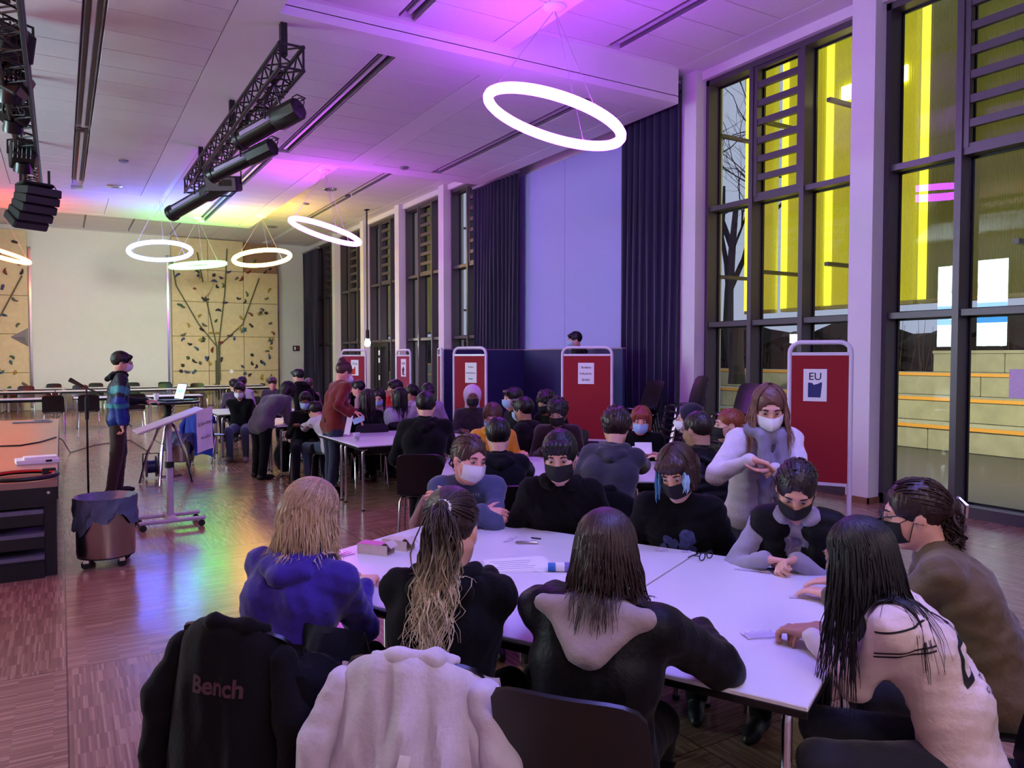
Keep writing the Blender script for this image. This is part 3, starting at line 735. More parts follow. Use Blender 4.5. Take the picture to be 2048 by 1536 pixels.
# stage
M_stagetop = mat('stage_ply', (.62, .48, .40), .28, var=.12, scale=5, stretch=(1, .15, 1))
t = thing('stage', 'low black stage with a wooden top at the left edge', 'stage', (0, 0, 0))
MB().rng(-6.5, -.04, 6.95, 13.9, .70, .75).build('deck', M_stagetop, t)
MB().rng(-6.5, -.06, 7.2, 13.85, 0, .70).build('skirt', M_black, t)
MB().rng(-.065, -.035, 6.97, 13.88, .60, .70).build('side_rail', M_black, t)
MB().rng(-6.5, -.05, 6.95, 6.98, .55, .70).build('front_rail', M_black, t)
MB().rng(-.13, -.05, 6.96, 7.0, 0, .55).build('corner_post', M_black, t)
MB().lathe([(.012, 0), (.012, .01)], (-.10, 6.945, .66), 10, M=Matrix.Rotation(math.pi / 2, 3, 'X')).build('bolt', M_chrome, t)
t = thing('stage_steps', 'black steps with pale tread edges set into the stage front', 'steps', (0, 0, 0))
M_tread = mat('tread_grey', (.42, .40, .46), .5)
for z in (.17, .35, .53):
    MB().rng(-2.2, -.135, 6.93, 7.19, z - .03, z).build('tread', M_tread, t); MB().rng(-2.2, -.135, 6.93, 6.945, z - .12, z - .031).build('riser', M_black, t)
MB().rng(-2.2, -.135, 6.9, 6.93, 0, .12).build('plinth', M_black, t)
# ================================================================== RIGGING
def truss(label, x, y0, y1, z, posts):
    t = thing('lighting_truss', label, 'truss', (x, 0, z))
    s = .125
    ch = [(-s, s), (s, s), (-s, -s), (s, -s)]
    for (a, b) in ch: MB().tube([(a, y0, b), (a, y1, b)], .024, 8).build('chord', M_black, t)
    mb = MB(); n = int((y1 - y0) / .25); st = (y1 - y0) / n
    for i in range(n):
        ya, yb = y0 + i * st, y0 + (i + 1) * st
        for (p, q) in ((0, 1), (2, 3), (0, 2), (1, 3)):
            A, B = (ch[p], ch[q]) if i % 2 else (ch[q], ch[p])
            mb.tube([(A[0], ya, A[1]), (B[0], yb, B[1])], .011, 5, caps=False)
    for i in (0, n):
        for (p, q) in ((0, 1), (2, 3), (0, 2), (1, 3)): mb.tube([(ch[p][0], y0 + i * st, ch[p][1]), (ch[q][0], y0 + i * st, ch[q][1])], .014, 5)
    mb.build('lattice', M_black, t)
    for y in posts: MB().rng(-.035, .035, y - .045, y + .045, s, ZB - z).build('hanger_post', M_black, t)
    mb = MB(); rg = np.random.default_rng(3)
    for k in range(9):
        yy = rg.uniform(y0 + .5, y1 - .5); pts = [(rg.uniform(-s, s), yy + .12 * math.cos(q), -s - .05 + .10 * math.sin(q)) for q in np.linspace(0, 5, 9)]
        mb.tube(pts, .007, 5)
    mb.tube([(-s * .6 + .03 * math.sin(y * 3), y, -s * .5 + .04 * math.sin(y * 5)) for y in np.linspace(y0 + .2, y1 - .2, 40)], .018, 6)
    mb.build('cables', M_black, t)
    return t
truss('black square truss carrying the long spotlights', 2.20, 8.35, 15.6, 4.95, (8.7, 11.66, 14.5))
def spot(label, pa, pb, d1, d2, r=.11, ztop=4.83, short=False):
    a = dep(*pa, d1); b = dep(*pb, d2); t = thing('spotlight', label, 'spotlight', tuple(a), group='black profile spotlights')
    v = b - a; L = np.linalg.norm(v); e = v / L
    rot = Vector((0, 0, 1)).rotation_difference(Vector(e)).to_matrix()
    MB().lathe([(r * .85, 0), (r * 1.15, .02), (r * 1.2, L * .34), (r * 1.05, L * .38)], n=8, M=rot).build('lamp_house', M_black, t)
    MB().lathe([(r, L * .38), (r, L * .93), (r * 1.12, L * .94), (r * 1.12, L)], n=12, M=rot).build('lens_tube', M_blackgloss, t)
    side = np.cross(e, [0, 0, 1.]); side /= np.linalg.norm(side); upv = np.cross(side, e)
    p0 = e * L * .45 - side * r * 1.02 + upv * r * .1
    MB().box(tuple(e * L * .62 - side * r * .98 + upv * r * .05), (.012, .05, L * .5), Matrix((side, upv, e)).transposed()).build('reflective_stripe', mat('pale_stripe', (.62, .56, .75), .3), t)
    mid = e * L * .42; top = np.array([mid[0], mid[1], ztop - a[2]])
    for s in (-1, 1): MB().tube([mid + side * s * r * 1.3, mid + side * s * r * 1.3 + np.array([0, 0, .16]), top], .014, 6).build('yoke_arm', M_black, t)
    MB().tube([top, top + np.array([0, 0, .14])], .03, 8).build('hook_clamp', M_black, t)
    q = e * .02; MB().tube([q - side * .07 + upv * r, q - side * .07 + upv * r - e * .07, q + side * .07 + upv * r - e * .07, q + side * .07 + upv * r], .008, 6).build('handle', M_black, t)
    MB().tube([q + upv * r * .5 - e * .01 + np.array([.02 * math.cos(w), .0, .0]) + upv * (.05 * math.sin(w)) - e * (.03 + .03 * math.cos(w)) for w in np.linspace(0, 6.2, 12)], .006, 5).build('cable_loop', M_black, t)
spot('nearest long black profile spotlight under the truss', (600, 215), (478, 283), 8.5, 8.9)
spot('middle black profile spotlight under the truss', (548, 292), (424, 352), 9.9, 10.3, .10)
spot('farthest black profile spotlight pointing at the back left', (452, 365), (342, 428), 12.3, 12.9, .12)
# added wash brightening the white back wall, set at the farthest spotlight's lens
p = dep(342, 428, 12.9); v_ = Vector((1.6, YB, 2.2)) - Vector(p)
la = bpy.data.lights.new('added_wall_wash', 'SPOT'); la.energy = 1700; la.color = (1., .97, .88); la.spot_size = .85; la.spot_blend = 1.; la.shadow_soft_size = .35
lo = bpy.data.objects.new('added_wall_wash', la); COL.objects.link(lo); lo.location = Vector(p) + v_.normalized() * .2; lo.rotation_euler = v_.to_track_quat('-Z', 'Y').to_euler()
p = dep(448, 368, 11.2)
t = thing('flood_light', 'boxy flood light with grey front below the truss', 'flood light', tuple(p))
Rz = Matrix.Rotation(-.55, 3, 'Z') @ Matrix.Rotation(.25, 3, 'X')
MB().bbox((0, 0, 0), (.46, .25, .22), .02, Rz).build('housing', M_black, t)
MB().bbox(tuple(Rz @ Vector((0, -.13, .0))), (.44, .02, .19), .005, Rz).build('front_plate', mat('flood_grey', (.35, .35, .37), .4), t)
for k in range(8): MB().box(tuple(Rz @ Vector((-.02 + k * .024, -.145, .02))), (.012, .01, .09), Rz).build('vent_slot', M_black, t)
MB().tube([tuple(Rz @ Vector((-.25, 0, -.0))), tuple(Rz @ Vector((-.27, 0, .2))), (0, 0, 4.83 - p[2]), tuple(Rz @ Vector((.27, 0, .2))), tuple(Rz @ Vector((.25, 0, 0)))], .013, 6).build('yoke', M_black, t)
fr = [tuple(Rz @ Vector(v)) for v in ((-.22, -.14, -.1), (-.2, -.3, -.16), (.2, -.3, -.16), (.22, -.14, -.1))]
MB().tube(fr, .01, 5).build('colour_frame', M_black, t)
# left truss with lights and the curved loudspeaker
XT = onz(40, 10, 4.95)[0]
truss('black truss at the left edge carrying the loudspeaker', XT - .12, 7.2, 17.5, 4.95, (8.7, 12., 15.5))
def block(name, m, parent, c, d, rz=0., rx=0., b=.02):
    return MB().bbox(c, d, b, Matrix.Rotation(rz, 3, 'Z') @ Matrix.Rotation(rx, 3, 'X')).build(name, m, parent)
for k, (px, py, d, s, lab) in enumerate(((22, 85, 8.2, 1.2, 'black moving head lamp at the upper left corner'), (20, 160, 8.8, 1.1, 'black lamp with a bright dotted lens at the left edge'), (25, 225, 10., 1.0, 'black lamp with blue glints under the left truss'), (45, 310, 11.5, 1.1, 'lowest black lamp above the curved loudspeaker'))):
    p = dep(px, py, d); t = thing('stage_lamp', lab, 'stage lamp', tuple(p), group='black stage lamps on the left truss')
    block('body', M_black, t, (0, 0, 0), (.30 * s, .34 * s, .26 * s), .3 + k, .5)
    for q in range(5): block('cooling_fin', M_blackgloss, t, (-.10 * s + q * .05 * s, -.19 * s, .02), (.012, .07, .2 * s), .2, .3, .004)
    MB().lathe([(.10 * s, 0), (.12 * s, -.12), (.12 * s, -.15)], (0, 0, -.1), 14, M=Matrix.Rotation(.5, 3, 'X')).build('lens_barrel', M_blackgloss, t)
    MB().tube([(-.17 * s, 0, 0), (-.17 * s, 0, .2), (0, 0, max(.25, 4.83 - p[2])), (.17 * s, 0, .2), (.17 * s, 0, 0)], .016, 6).build('yoke', M_black, t)
    if k == 1:
        for a in range(4):
            for b_ in range(5): MB().lathe([(.016, 0), (.014, .006)], (-.09 + b_ * .045, -.21 + .01 * a, -.06 + a * .05), 8, M=Matrix.Rotation(math.pi / 2, 3, 'X')).build('led_lens', mat('led_glass', (.85, .88, .9), .2), t)
d = 12.6; UPV = np.array([0, 0, 1.])
t = thing('line_array_speaker', 'black curved loudspeaker hanging from the left truss', 'loudspeaker', tuple(dep(70, 375, d)))
o = dep(70, 375, d)
vf = np.array([math.sin(YAW + .55), math.cos(YAW + .55), 0.]); vr = np.array([vf[1], -vf[0], 0.])
for k, (px, py, ang) in enumerate(((77, 384, -.12), (74, 399, -.22), (69, 414, -.34), (62, 428, -.48), (53, 441, -.62))):
    q = dep(px, py, d) - o; ex_ = vr * math.cos(ang) + UPV * math.sin(ang); ez_ = -vr * math.sin(ang) + UPV * math.cos(ang)
    B = Matrix(((ex_[0], vf[0], ez_[0]), (ex_[1], vf[1], ez_[1]), (ex_[2], vf[2], ez_[2])))
    bx = MB().bbox(tuple(q), (.40 - .012 * k, .55, .135), .012, B).build('speaker_box', M_black, t)
    MB().box(tuple(q + vr * math.cos(ang) * (.203 - .006 * k) + UPV * math.sin(ang) * .2), (.008, .50, .11), B).build('front_grille', mat('dark_grille', (.2, .2, .24), .6), bx)
for s in (-.2, .2): MB().tube([(s, 0, .02), (s, .05, 4.83 - o[2])], .02, 6).build('hanging_bar', M_black, t)
block('bumper_frame', M_black, t, (0, 0, .03), (.5, .3, .06), .45, -.1)
for s in (0, 1): MB().tube([np.array([.25, .1, -.05]) + np.array([.05 * math.cos(w), .02 * s, .07 * math.sin(w) + .05]) for w in np.linspace(0, 6, 14)], .008, 5).build('cable_loop', M_black, t)

# ================================================================== STAGE CORNER AND PRESENTER'S EQUIPMENT
p = onz(75, 925, .75)
t = thing('white_box', 'white flat carton on the stage', 'box', (p[0], p[1], .75), .1)
MB().bbox((0, 0, .02), (.34, .25, .04), .004).build('base', M_paper, t); MB().bbox((.02, -.03, .05), (.26, .16, .025), .004).build('lid', M_paper, t); MB().box((.08, -.126, .025), (.05, .004, .02)).build('print', M_ink, t)
p = onz(45, 957, .75)
t = thing('light_hoop', 'thin dark hoop with red inner edge lying on the stage', 'hoop', (p[0], p[1], .75))
MB().tube([(.24 * math.cos(a), .24 * math.sin(a), .022) for a in np.linspace(0, 2 * math.pi, 40, endpoint=False)], .018, 8, closed=True).build('rim', M_black, t)
MB().tube([(.215 * math.cos(a), .215 * math.sin(a), .03) for a in np.linspace(0, 2 * math.pi, 40, endpoint=False)], .008, 6, closed=True).build('inner_strip', mat('red_gloss', (.8, .1, .1), .2), t)
MB().bbox((.18, .13, .03), (.1, .05, .05), .006).build('connector', M_black, t)
p = onz(65, 845, .75); t = thing('stage_plate', 'thin pale metal plate on the far stage edge', 'plate', (p[0], p[1], .75))
MB().bbox((0, 0, .012), (.5, .12, .018), .004).build('plate', M_grey, t); MB().bbox((.12, 0, .03), (.2, .06, .018), .004).build('clip', M_grey, t)
# loose cable from stage to table
pts = [onz(x, y, .757) for x, y in ((-20, 893), (40, 891), (80, 884), (112, 874))] + [onz(125, 880, .3)] + [onz(x, y, .012) for x, y in ((140, 905), (190, 890), (260, 880), (300, 905))]
MB().tube(pts, .008, 6).build('cable', M_black, label='black cable running from the stage to the high table', cat='cable')
# microphone stand
p = onz(177, 992, 0)
t = thing('microphone_stand', 'black microphone stand with tilted boom left of the presenter', 'microphone stand', (p[0], p[1], 0))
MB().lathe([(.13, 0), (.13, .015), (.03, .03)], n=20).build('base', M_black, t); MB().tube([(0, 0, .02), (0, 0, 1.0)], .012, 8).build('lower_pole', M_black, t)
MB().tube([(0, 0, .95), (0, 0, 1.22)], .022, 8).build('clutch', M_black, t); MB().tube([(0, 0, 1.2), (0, 0, 1.32)], .01, 8).build('upper_pole', M_black, t)
e = np.array([math.cos(YAW), -math.sin(YAW), 0])
MB().tube([e * .16 + np.array([0, 0, 1.27]), e * -.05 + np.array([0, 0, 1.36]), e * -.14 + np.array([0, 0, 1.41])], [.012, .012, .010], 8).build('boom', M_black, t)
MB().tube([e * -.05 + np.array([0, 0, 1.36]), e * -.2 + np.array([0, 0, 1.44])], [.02, .03], 10).build('microphone', M_blackgloss, t)
# waste bins
M_bag = mat('grey_bin_bag', (.33, .37, .46), .3, var=.15, scale=12, bump=.6, bscale=22)
def bin_(label, x, y, h=.52, r=.22):
    t = thing('waste_bin', label, 'waste bin', (x, y, 0), group='round steel bins with grey bags')
    MB().lathe([(r * .98, .09), (r, .11), (r, h), (r - .012, h), (r - .012, .12)], n=32, cap=True).build('steel_drum', M_steel, t)
    n, m = 40, 9; G = np.zeros((n + 1, m, 3)); rg = np.random.default_rng(int(x * 100) % 97)
    low = [.17 + .05 * math.sin(2 * a + 1.) + .025 * math.sin(7 * a) for a in np.linspace(0, 2 * math.pi, n, endpoint=False)]
    for i in range(n + 1):
        a = 2 * math.pi * (i % n) / n
        for j in range(m):
            f = j / (m - 1)
            if f < .25: rr = r - .02 + .03 * (f / .25) - .10 * (1 - f / .25); z = h - .10 + .15 * f / .25
            else: rr = r + .014 + .016 * math.sin(a * 9 + j * 1.3) * f + .008 * math.sin(a * 17 + j); z = h + .05 - (f - .25) / .75 * low[i % n] * 1.3
            G[i, j] = (rr * math.cos(a), rr * math.sin(a), z)
    MB().sheet(G, .003).build('bin_bag', M_bag, t)
    MB().lathe([(r * .9, .075), (r * .98, .08), (r * .98, .095)], n=28).build('bottom_ring', M_black, t)
    for k in range(4):
        a = k * math.pi / 2 + .6; c = (r * .85 * math.cos(a), r * .85 * math.sin(a))
        w = MB().lathe([(.018, -.012), (.035, -.010), (.035, .010), (.018, .012)], (c[0], c[1], .035), 14, M=Matrix.Rotation(math.pi / 2, 3, 'X')).build('castor', M_black, t)
        MB().box((c[0], c[1], .065), (.04, .05, .03)).build('fork', M_chrome, w)
bin_('steel waste bin with grey bag near the stage corner', .30, 7.12)
bin_('steel waste bin with grey bag behind the high table', 1.60, 13.0, .48, .21)
# tilting white lectern on castors with a hanging sheet
p = onz(341, 1052, 0); ex = np.array([.93, .37, 0]); ex /= np.linalg.norm(ex); ang = math.atan2(ex[1], ex[0])
t = thing('mobile_lectern', 'pale grey tilting lectern on castors in the empty floor', 'lectern', (p[0], p[1], 0), ang - .35)
M_lec = mat('lectern_grey', (.70, .66, .72), .4)
for s in (-1, 1):
    MB().bbox((0, s * .16, .085), (.62, .05, .035), .01).build('foot_bar', M_lec, t)
    for q in (-1, 1):
        w = MB().lathe([(.015, -.013), (.033, -.012), (.033, .012), (.015, .013)], (q * .27, s * .16, .034), 14, M=Matrix.Rotation(math.pi / 2, 3, 'X')).build('castor', M_black, t)
MB().bbox((0, 0, .10), (.09, .34, .03), .01).build('cross_bar', M_lec, t)
MB().tube([(0, 0, .10), (0, 0, .62)], .034, 12).build('lower_column', M_lec, t); MB().tube([(0, 0, .60), (0, 0, 1.05)], .027, 12).build('upper_column', M_lec, t)
MB().lathe([(.045, .60), (.045, .66)], n=12).build('clamp', M_black, t)
Rt = Matrix.Rotation(-.34, 3, 'Y')
MB().bbox((0, 0, 1.08), (.66, .45, .022), .008, Rt).build('tilting_top', M_lec, t)
G = np.zeros((6, 10, 3))
for i in range(6):
    for j in range(10):
        f = j / 9; G[i, j] = (.30 + .02 * math.sin(f * 3) + .03 * f, -.26 - .01 * math.sin(i) + (i / 5 - .5) * .05 - .0, 1.17 - f * .42) if False else (.22 + (i / 5) * .15, -.245 - .025 * f + .01 * math.sin(i + f * 5), 1.175 - f * .42 + (i / 5) * .05)
sh = MB().sheet(G, .001).build('hanging_sheet', mat('lilac_paper', (.80, .74, .82), .8), t)
for k, ln in enumerate(('Länder', 'wahl')): text_obj(ln, .05, M_ink, t, frame_matrix((.30, -.268 - .006 * k, 1.06 - k * .14), (1, 0, .3), (0, 0, 1), (0, -1, 0)))
# high table with splayed steel legs, laptop, cable reel
p = onz(338, 965, 0)
t = thing('high_table', 'round high table on splayed chrome legs beside the presenter', 'high table', (p[0], p[1], 0))
MB().lathe([(.40, 1.085), (.41, 1.092), (.41, 1.112), (.40, 1.12)], n=40).build('round_top', M_blackgloss, t); MB().lathe([(.05, .80), (.05, 1.085)], n=16).build('column', M_black, t)
MB().lathe([(.39, 1.12), (.38, 1.122)], n=40).build('top_surface', mat('dark_laminate', (.10, .10, .13), .12), t)
for k in range(5):
    a = k * 2 * math.pi / 5 + .5; c, s = math.cos(a), math.sin(a)
    MB().tube([(c * .03, s * .03, .84), (c * .12, s * .12, .74), (c * .26, s * .26, .42), (c * .36, s * .36, .012)], .017, 8).build('leg', M_chrome, t)
def laptop(x, y, rz):
    t = thing('laptop', 'open laptop with a bright screen on the high table', 'laptop', (x, y, 1.122), rz)
    MB().bbox((0, 0, .009), (.33, .23, .016), .004).build('keyboard_base', M_black, t)
    R = Matrix.Rotation(-.28, 3, 'X')
    lid = MB().bbox((0, .115 + .03, .125), (.33, .010, .225), .004, R).build('lid', M_grey, t)
    MB().box((0, .138, .125), (.31, .002, .20), R).build('display', emission('laptop_white', (.85, .95, 1.), 1.3), lid)
    MB().box((0, .1368, .13), (.2, .002, .05), R).build('display_band', emission('laptop_blue', (.25, .6, .9), 1.2), lid)
laptop(p[0] + .03, p[1] - .02, -1.35)
t = thing('mouse_pad_tablet', 'flat pale tablet lying on the high table', 'tablet', (p[0] + .25, p[1] + .05, 1.122), .3); MB().bbox((0, 0, .006), (.24, .17, .01), .003).build('body', M_black, t); MB().box((0, 0, .0125), (.21, .15, .001)).build('screen', mat('cyan_sheet', (.55, .75, .85), .3), t)
t = thing('cup', 'white paper cup behind the laptop on the high table', 'cup', (p[0] - .12, p[1] + .22, 1.122)); MB().lathe([(.028, 0), (.036, .09), (.034, .09), (.027, .005)], n=16).build('paper_body', M_paper, t); MB().lathe([(.037, .088), (.037, .093)], n=16).build('rim', M_paper, t)
q = onz(303, 957, 0)
t = thing('cable_reel', 'blue cable reel under the high table', 'cable reel', (q[0], q[1], 0))
MB().lathe([(.15, -.07), (.15, -.055), (.09, -.05), (.09, .05), (.15, .055), (.15, .07)], (0, 0, .17), 24, M=Matrix.Rotation(math.pi / 2, 3, 'Y') @ Matrix.Rotation(0, 3, 'Z')).build('drum', mat('reel_blue', (.10, .14, .34), .4), t)
MB().tube([(-.1, 0, 0.012), (-.1, .12, .05), (-.1, .05, .35), (.1, .05, .35), (.1, .12, .05), (.1, 0, .012)], .01, 6).build('stand', M_black, t)
MB().tube([(.1 + .3 * f, .05 * math.sin(f * 9), .012) for f in np.linspace(0, 1, 14)], .008, 6).build('lead', M_black, t)
pts = [(p[0] + .1, p[1], 1.08), (p[0] - .12, p[1] - .12, .85), (p[0] - .2, p[1] - .2, .62), (p[0] - .1, p[1] - .22, .55), (p[0], p[1] - .18, .72), (p[0] + .03, p[1] - .1, .95)]
t = thing('power_cable', 'dark cable looping below the high table top', 'cable', (0, 0, 0)); MB().tube(pts, .006, 6).build('lead', M_black, t)
# chair with a blue jacket in the back
q = onz(408, 905, 0); chair('black chair carrying the bright blue jacket by the far bin', 2.14, 13.15, -1.0)
# chair stacks
def stack(label0, x, y, rz, n):
    for k in range(n): chair('%s, %s from the floor' % (label0, ords[k]), x - .035 * k * math.sin(rz) * -1, y - .035 * k * math.cos(rz) * -1, rz, 'stacked black chairs by the window', z=.085 * k)
q = onx(1437, 800, 7.55); stack('black chair in the stack before the white column', 7.35, 7.95, 1.2, 8)
stack('black chair in the stack by the curtain', 7.2, 8.75, 1.5, 7)
stack('black chair in the stack nearest the red EU board', 7.45, 7.15, 1.4, 7)
# plastic cup on the purple table
q = onz(713, 882, .74); t = thing('plastic_cup', 'clear plastic cup with dark print on the purple lit table', 'cup', (q[0], q[1], .739))
MB().lathe([(.03, 0), (.042, .10), (.040, .10), (.028, .004)], n=18).build('cup_wall', mat('clear_plastic', (.85, .82, .88), .15, alpha=.45), t); MB().lathe([(.031, .02), (.035, .055)], n=18, cap=False).build('dark_print', M_ink, t)
# ================================================================== BODY MODELLING: smooth unions of round cones, meshed with surface nets
class Field:
    def __init__(s): s.p = []
    def cone(s, a, b, ra, rb=None, k=.03, neg=False):
        s.p.append(('c', np.array(a, float), np.array(b, float), ra, ra if rb is None else rb, k, neg)); return s
    def ell(s, c, r, R=None, k=.02, neg=False):
        s.p.append(('e', np.array(c, float), np.array(r, float), np.eye(3) if R is None else R, None, k, neg)); return s
    def bounds(s):
        lo, hi = [], []
        for q in s.p:
            if q[6]: continue
            if q[0] == 'c': r = max(q[3], q[4]); lo.append(np.minimum(q[1], q[2]) - r); hi.append(np.maximum(q[1], q[2]) + r)
            else: r = np.abs(q[3]) @ q[2]; lo.append(q[1] - r); hi.append(q[1] + r)
        return np.min(lo, 0), np.max(hi, 0)
    def grid(s, h, disp=None):
        lo, hi = s.bounds(); lo = lo - 3.5 * h - .02; hi = hi + 3.5 * h + .02
        n = np.maximum(4, np.ceil((hi - lo) / h).astype(int) + 1)
        ax = [(lo[i] + h * np.arange(n[i])).astype(np.float32) for i in range(3)]
        Fd = np.full(n, .5, np.float32)
        for q in s.p:
            k = q[5]; m = k + 3 * h + .01
            if q[0] == 'c': r = max(q[3], q[4]); a = np.minimum(q[1], q[2]) - r - m; b = np.maximum(q[1], q[2]) + r + m
            else: r = np.abs(q[3]) @ q[2]; a = q[1] - r - m; b = q[1] + r + m
            i0 = np.clip(np.floor((a - lo) / h).astype(int), 0, n); i1 = np.clip(np.ceil((b - lo) / h).astype(int) + 1, 0, n)
            if np.any(i1 <= i0): continue
            sl = tuple(slice(i0[t], i1[t]) for t in range(3))
            X = ax[0][sl[0]][:, None, None]; Y = ax[1][sl[1]][None, :, None]; Z = ax[2][sl[2]][None, None, :]
            if q[0] == 'c':
                A, B = q[1], q[2]; d = B - A; L2 = max(d @ d, 1e-10)
                px, py, pz = X - A[0], Y - A[1], Z - A[2]
                t = np.clip((px * d[0] + py * d[1] + pz * d[2]) / L2, 0, 1)
                D = np.sqrt((px - t * d[0]) ** 2 + (py - t * d[1]) ** 2 + (pz - t * d[2]) ** 2) - (q[3] + (q[4] - q[3]) * t)
            else:
                R = q[3]; px, py, pz = X - q[1][0], Y - q[1][1], Z - q[1][2]
                u = [(px * R[0, i] + py * R[1, i] + pz * R[2, i]) for i in range(3)]
                k0 = np.sqrt(sum((u[i] / q[2][i]) ** 2 for i in range(3))); k1 = np.sqrt(sum((u[i] / q[2][i] ** 2) ** 2 for i in range(3)))
                D = k0 * (k0 - 1) / (k1 + 1e-9)
            old = Fd[sl]
            if q[6]:
                D = -D; hh = np.maximum(k - np.abs(old - D), 0) / k; Fd[sl] = np.maximum(old, D) + hh * hh * k * .25
            else:
                hh = np.maximum(k - np.abs(old - D), 0) / k; Fd[sl] = np.minimum(old, D) - hh * hh * k * .25
        if disp is not None:
            idx = np.nonzero(np.abs(Fd) < .03 + h)
            P = np.stack([ax[i][idx[i]] for i in range(3)], 1)
            Fd[idx] += disp(P).astype(np.float32)
        for i in range(3):
            for e in (0, -1):
                sl = [slice(None)] * 3; sl[i] = e; Fd[tuple(sl)] = .5
        return Fd, lo
    def mesh(s, h, disp=None):
        Fd, lo = s.grid(h, disp); return surface_net(Fd, lo, h)
def surface_net(Fd, lo, h):
    n = np.array(Fd.shape); c = n - 1; st = np.array([c[1] * c[2], c[2], 1]); S = Fd < 0
    ids = []; acc = []; quads = []
    for a in range(3):
        b, d = (a + 1) % 3, (a + 2) % 3
        s0 = [slice(None)] * 3; s1 = [slice(None)] * 3; s0[a] = slice(0, -1); s1[a] = slice(1, None)
        A, B = Fd[tuple(s0)], Fd[tuple(s1)]; X = S[tuple(s0)] != S[tuple(s1)]
        I = np.array(np.nonzero(X)).T
        if len(I) == 0: continue
        f0 = A[X]; f1 = B[X]; t = f0 / (f0 - f1)
        P = I.astype(np.float64); P[:, a] += t
        q = []
        for (db, dd) in ((0, 0), (-1, 0), (-1, -1), (0, -1)):
            J = I.copy(); J[:, b] += db; J[:, d] += dd
            cid = J @ st; q.append(cid); ids.append(cid); acc.append(P)
        q = np.stack(q, 1); fl = f0 >= 0
        q[fl] = q[fl][:, ::-1]
        quads.append(q)
    ids = np.concatenate(ids); acc = np.concatenate(acc); quads = np.concatenate(quads)
    u, inv = np.unique(ids, return_inverse=True)
    cnt = np.bincount(inv).astype(float)
    V = np.stack([np.bincount(inv, acc[:, i]) / cnt for i in range(3)], 1) * h + lo
    Q = np.searchsorted(u, quads)
    return V, Q
def np_obj(name, V, Q, m, parent, off=(0, 0, 0), col=None, mi=None, smooth=True, **kw):
    V = np.asarray(V) - np.array(off)
    me = bpy.data.meshes.new(name); me.from_pydata(V.tolist(), [], Q.tolist() if hasattr(Q, 'tolist') else Q)
    for k in (m if isinstance(m, (list, tuple)) else [m]): me.materials.append(k)
    if smooth: me.polygons.foreach_set('use_smooth', np.ones(len(me.polygons), bool))
    if mi is not None: me.polygons.foreach_set('material_index', np.asarray(mi, np.int32))
    if col is not None:
        at = me.color_attributes.new('Col', 'FLOAT_COLOR', 'POINT'); at.data.foreach_set('color', np.concatenate([col, np.ones((len(V), 1))], 1).astype(np.float32).ravel())
    me.update()
    o = bpy.data.objects.new(name, me); COL.objects.link(o); o.parent = parent
    return tag(o, **kw)
def unit(v):
    v = np.asarray(v, float); return v / (np.linalg.norm(v) + 1e-12)
def Rz(a): c, s = math.cos(a), math.sin(a); return np.array([[c, -s, 0], [s, c, 0], [0, 0, 1.]])
def axis_rot(ax, a):
    ax = unit(ax); K = np.array([[0, -ax[2], ax[1]], [ax[2], 0, -ax[0]], [-ax[1], ax[0], 0]]); return np.eye(3) + math.sin(a) * K + (1 - math.cos(a)) * K @ K
def ik(S, T, l1, l2, pole):
    d = T - S; D = np.linalg.norm(d); D2 = min(D, (l1 + l2) * .985); e = d / D; T = S + e * D2
    a = (l1 * l1 - l2 * l2 + D2 * D2) / (2 * D2); hgt = math.sqrt(max(l1 * l1 - a * a, 1e-6))
    p = pole - e * (pole @ e); p = unit(p)
    return S + e * a + p * hgt, T
def hand_mesh(W, d, nrm, side, curl=.35, sc=1., h=.0045, spread=1., fore=None):
    """W wrist, d finger direction, nrm direction the palm faces, side +1 right -1 left"""
    d = unit(d); nrm = unit(nrm - d * (nrm @ d)); lat = np.cross(d, nrm) * side   # towards the thumb
    F = Field(); g = lambda x, y, z: W + (d * x + lat * y + nrm * z) * sc
    F.cone(W - (d if fore is None else fore) * .03 * sc, g(.01, 0, 0), .022 * sc, .024 * sc, k=.012)
    ky = (.027, .009, -.010, -.027); L = (.070, .079, .072, .056)
    for i in range(4):
        F.cone(g(.01, ky[i] * .55, 0), g(.082, ky[i], -.002), .0135 * sc, .0105 * sc, k=.010)
    for i in range(4):
        p = g(.084, ky[i], 0); dirv = unit(d + lat * (ky[i] * 3.0 * spread)); ax = np.cross(dirv, nrm); c = curl * (1 + .12 * (i - 1)); ang = 0
        for j, f in enumerate((.45, .32, .26)):
            ang += c * (.9, 1.1, .7)[j]; v = axis_rot(ax, ang) @ dirv
            q = p + v * L[i] * f * sc; F.cone(p, q, (.0088, .0080, .0072)[j] * sc, (.0082, .0074, .0062)[j] * sc, k=.004); p = q
    p = g(.022, .030, .004); v = unit(d * .62 + lat * .70 + nrm * .35)
    F.cone(g(.0, .012, 0), p, .014 * sc, .0125 * sc, k=.012)
    for j, f in enumerate((.042, .030, .024)):
        q = p + v * f * sc; F.cone(p, q, (.0115, .0098, .0088)[j] * sc, (.0098, .009, .0075)[j] * sc, k=.005); p = q
        v = unit(v + (d * .35 + nrm * .25 * (1 + curl)) * (.8))
    return F.mesh(h)
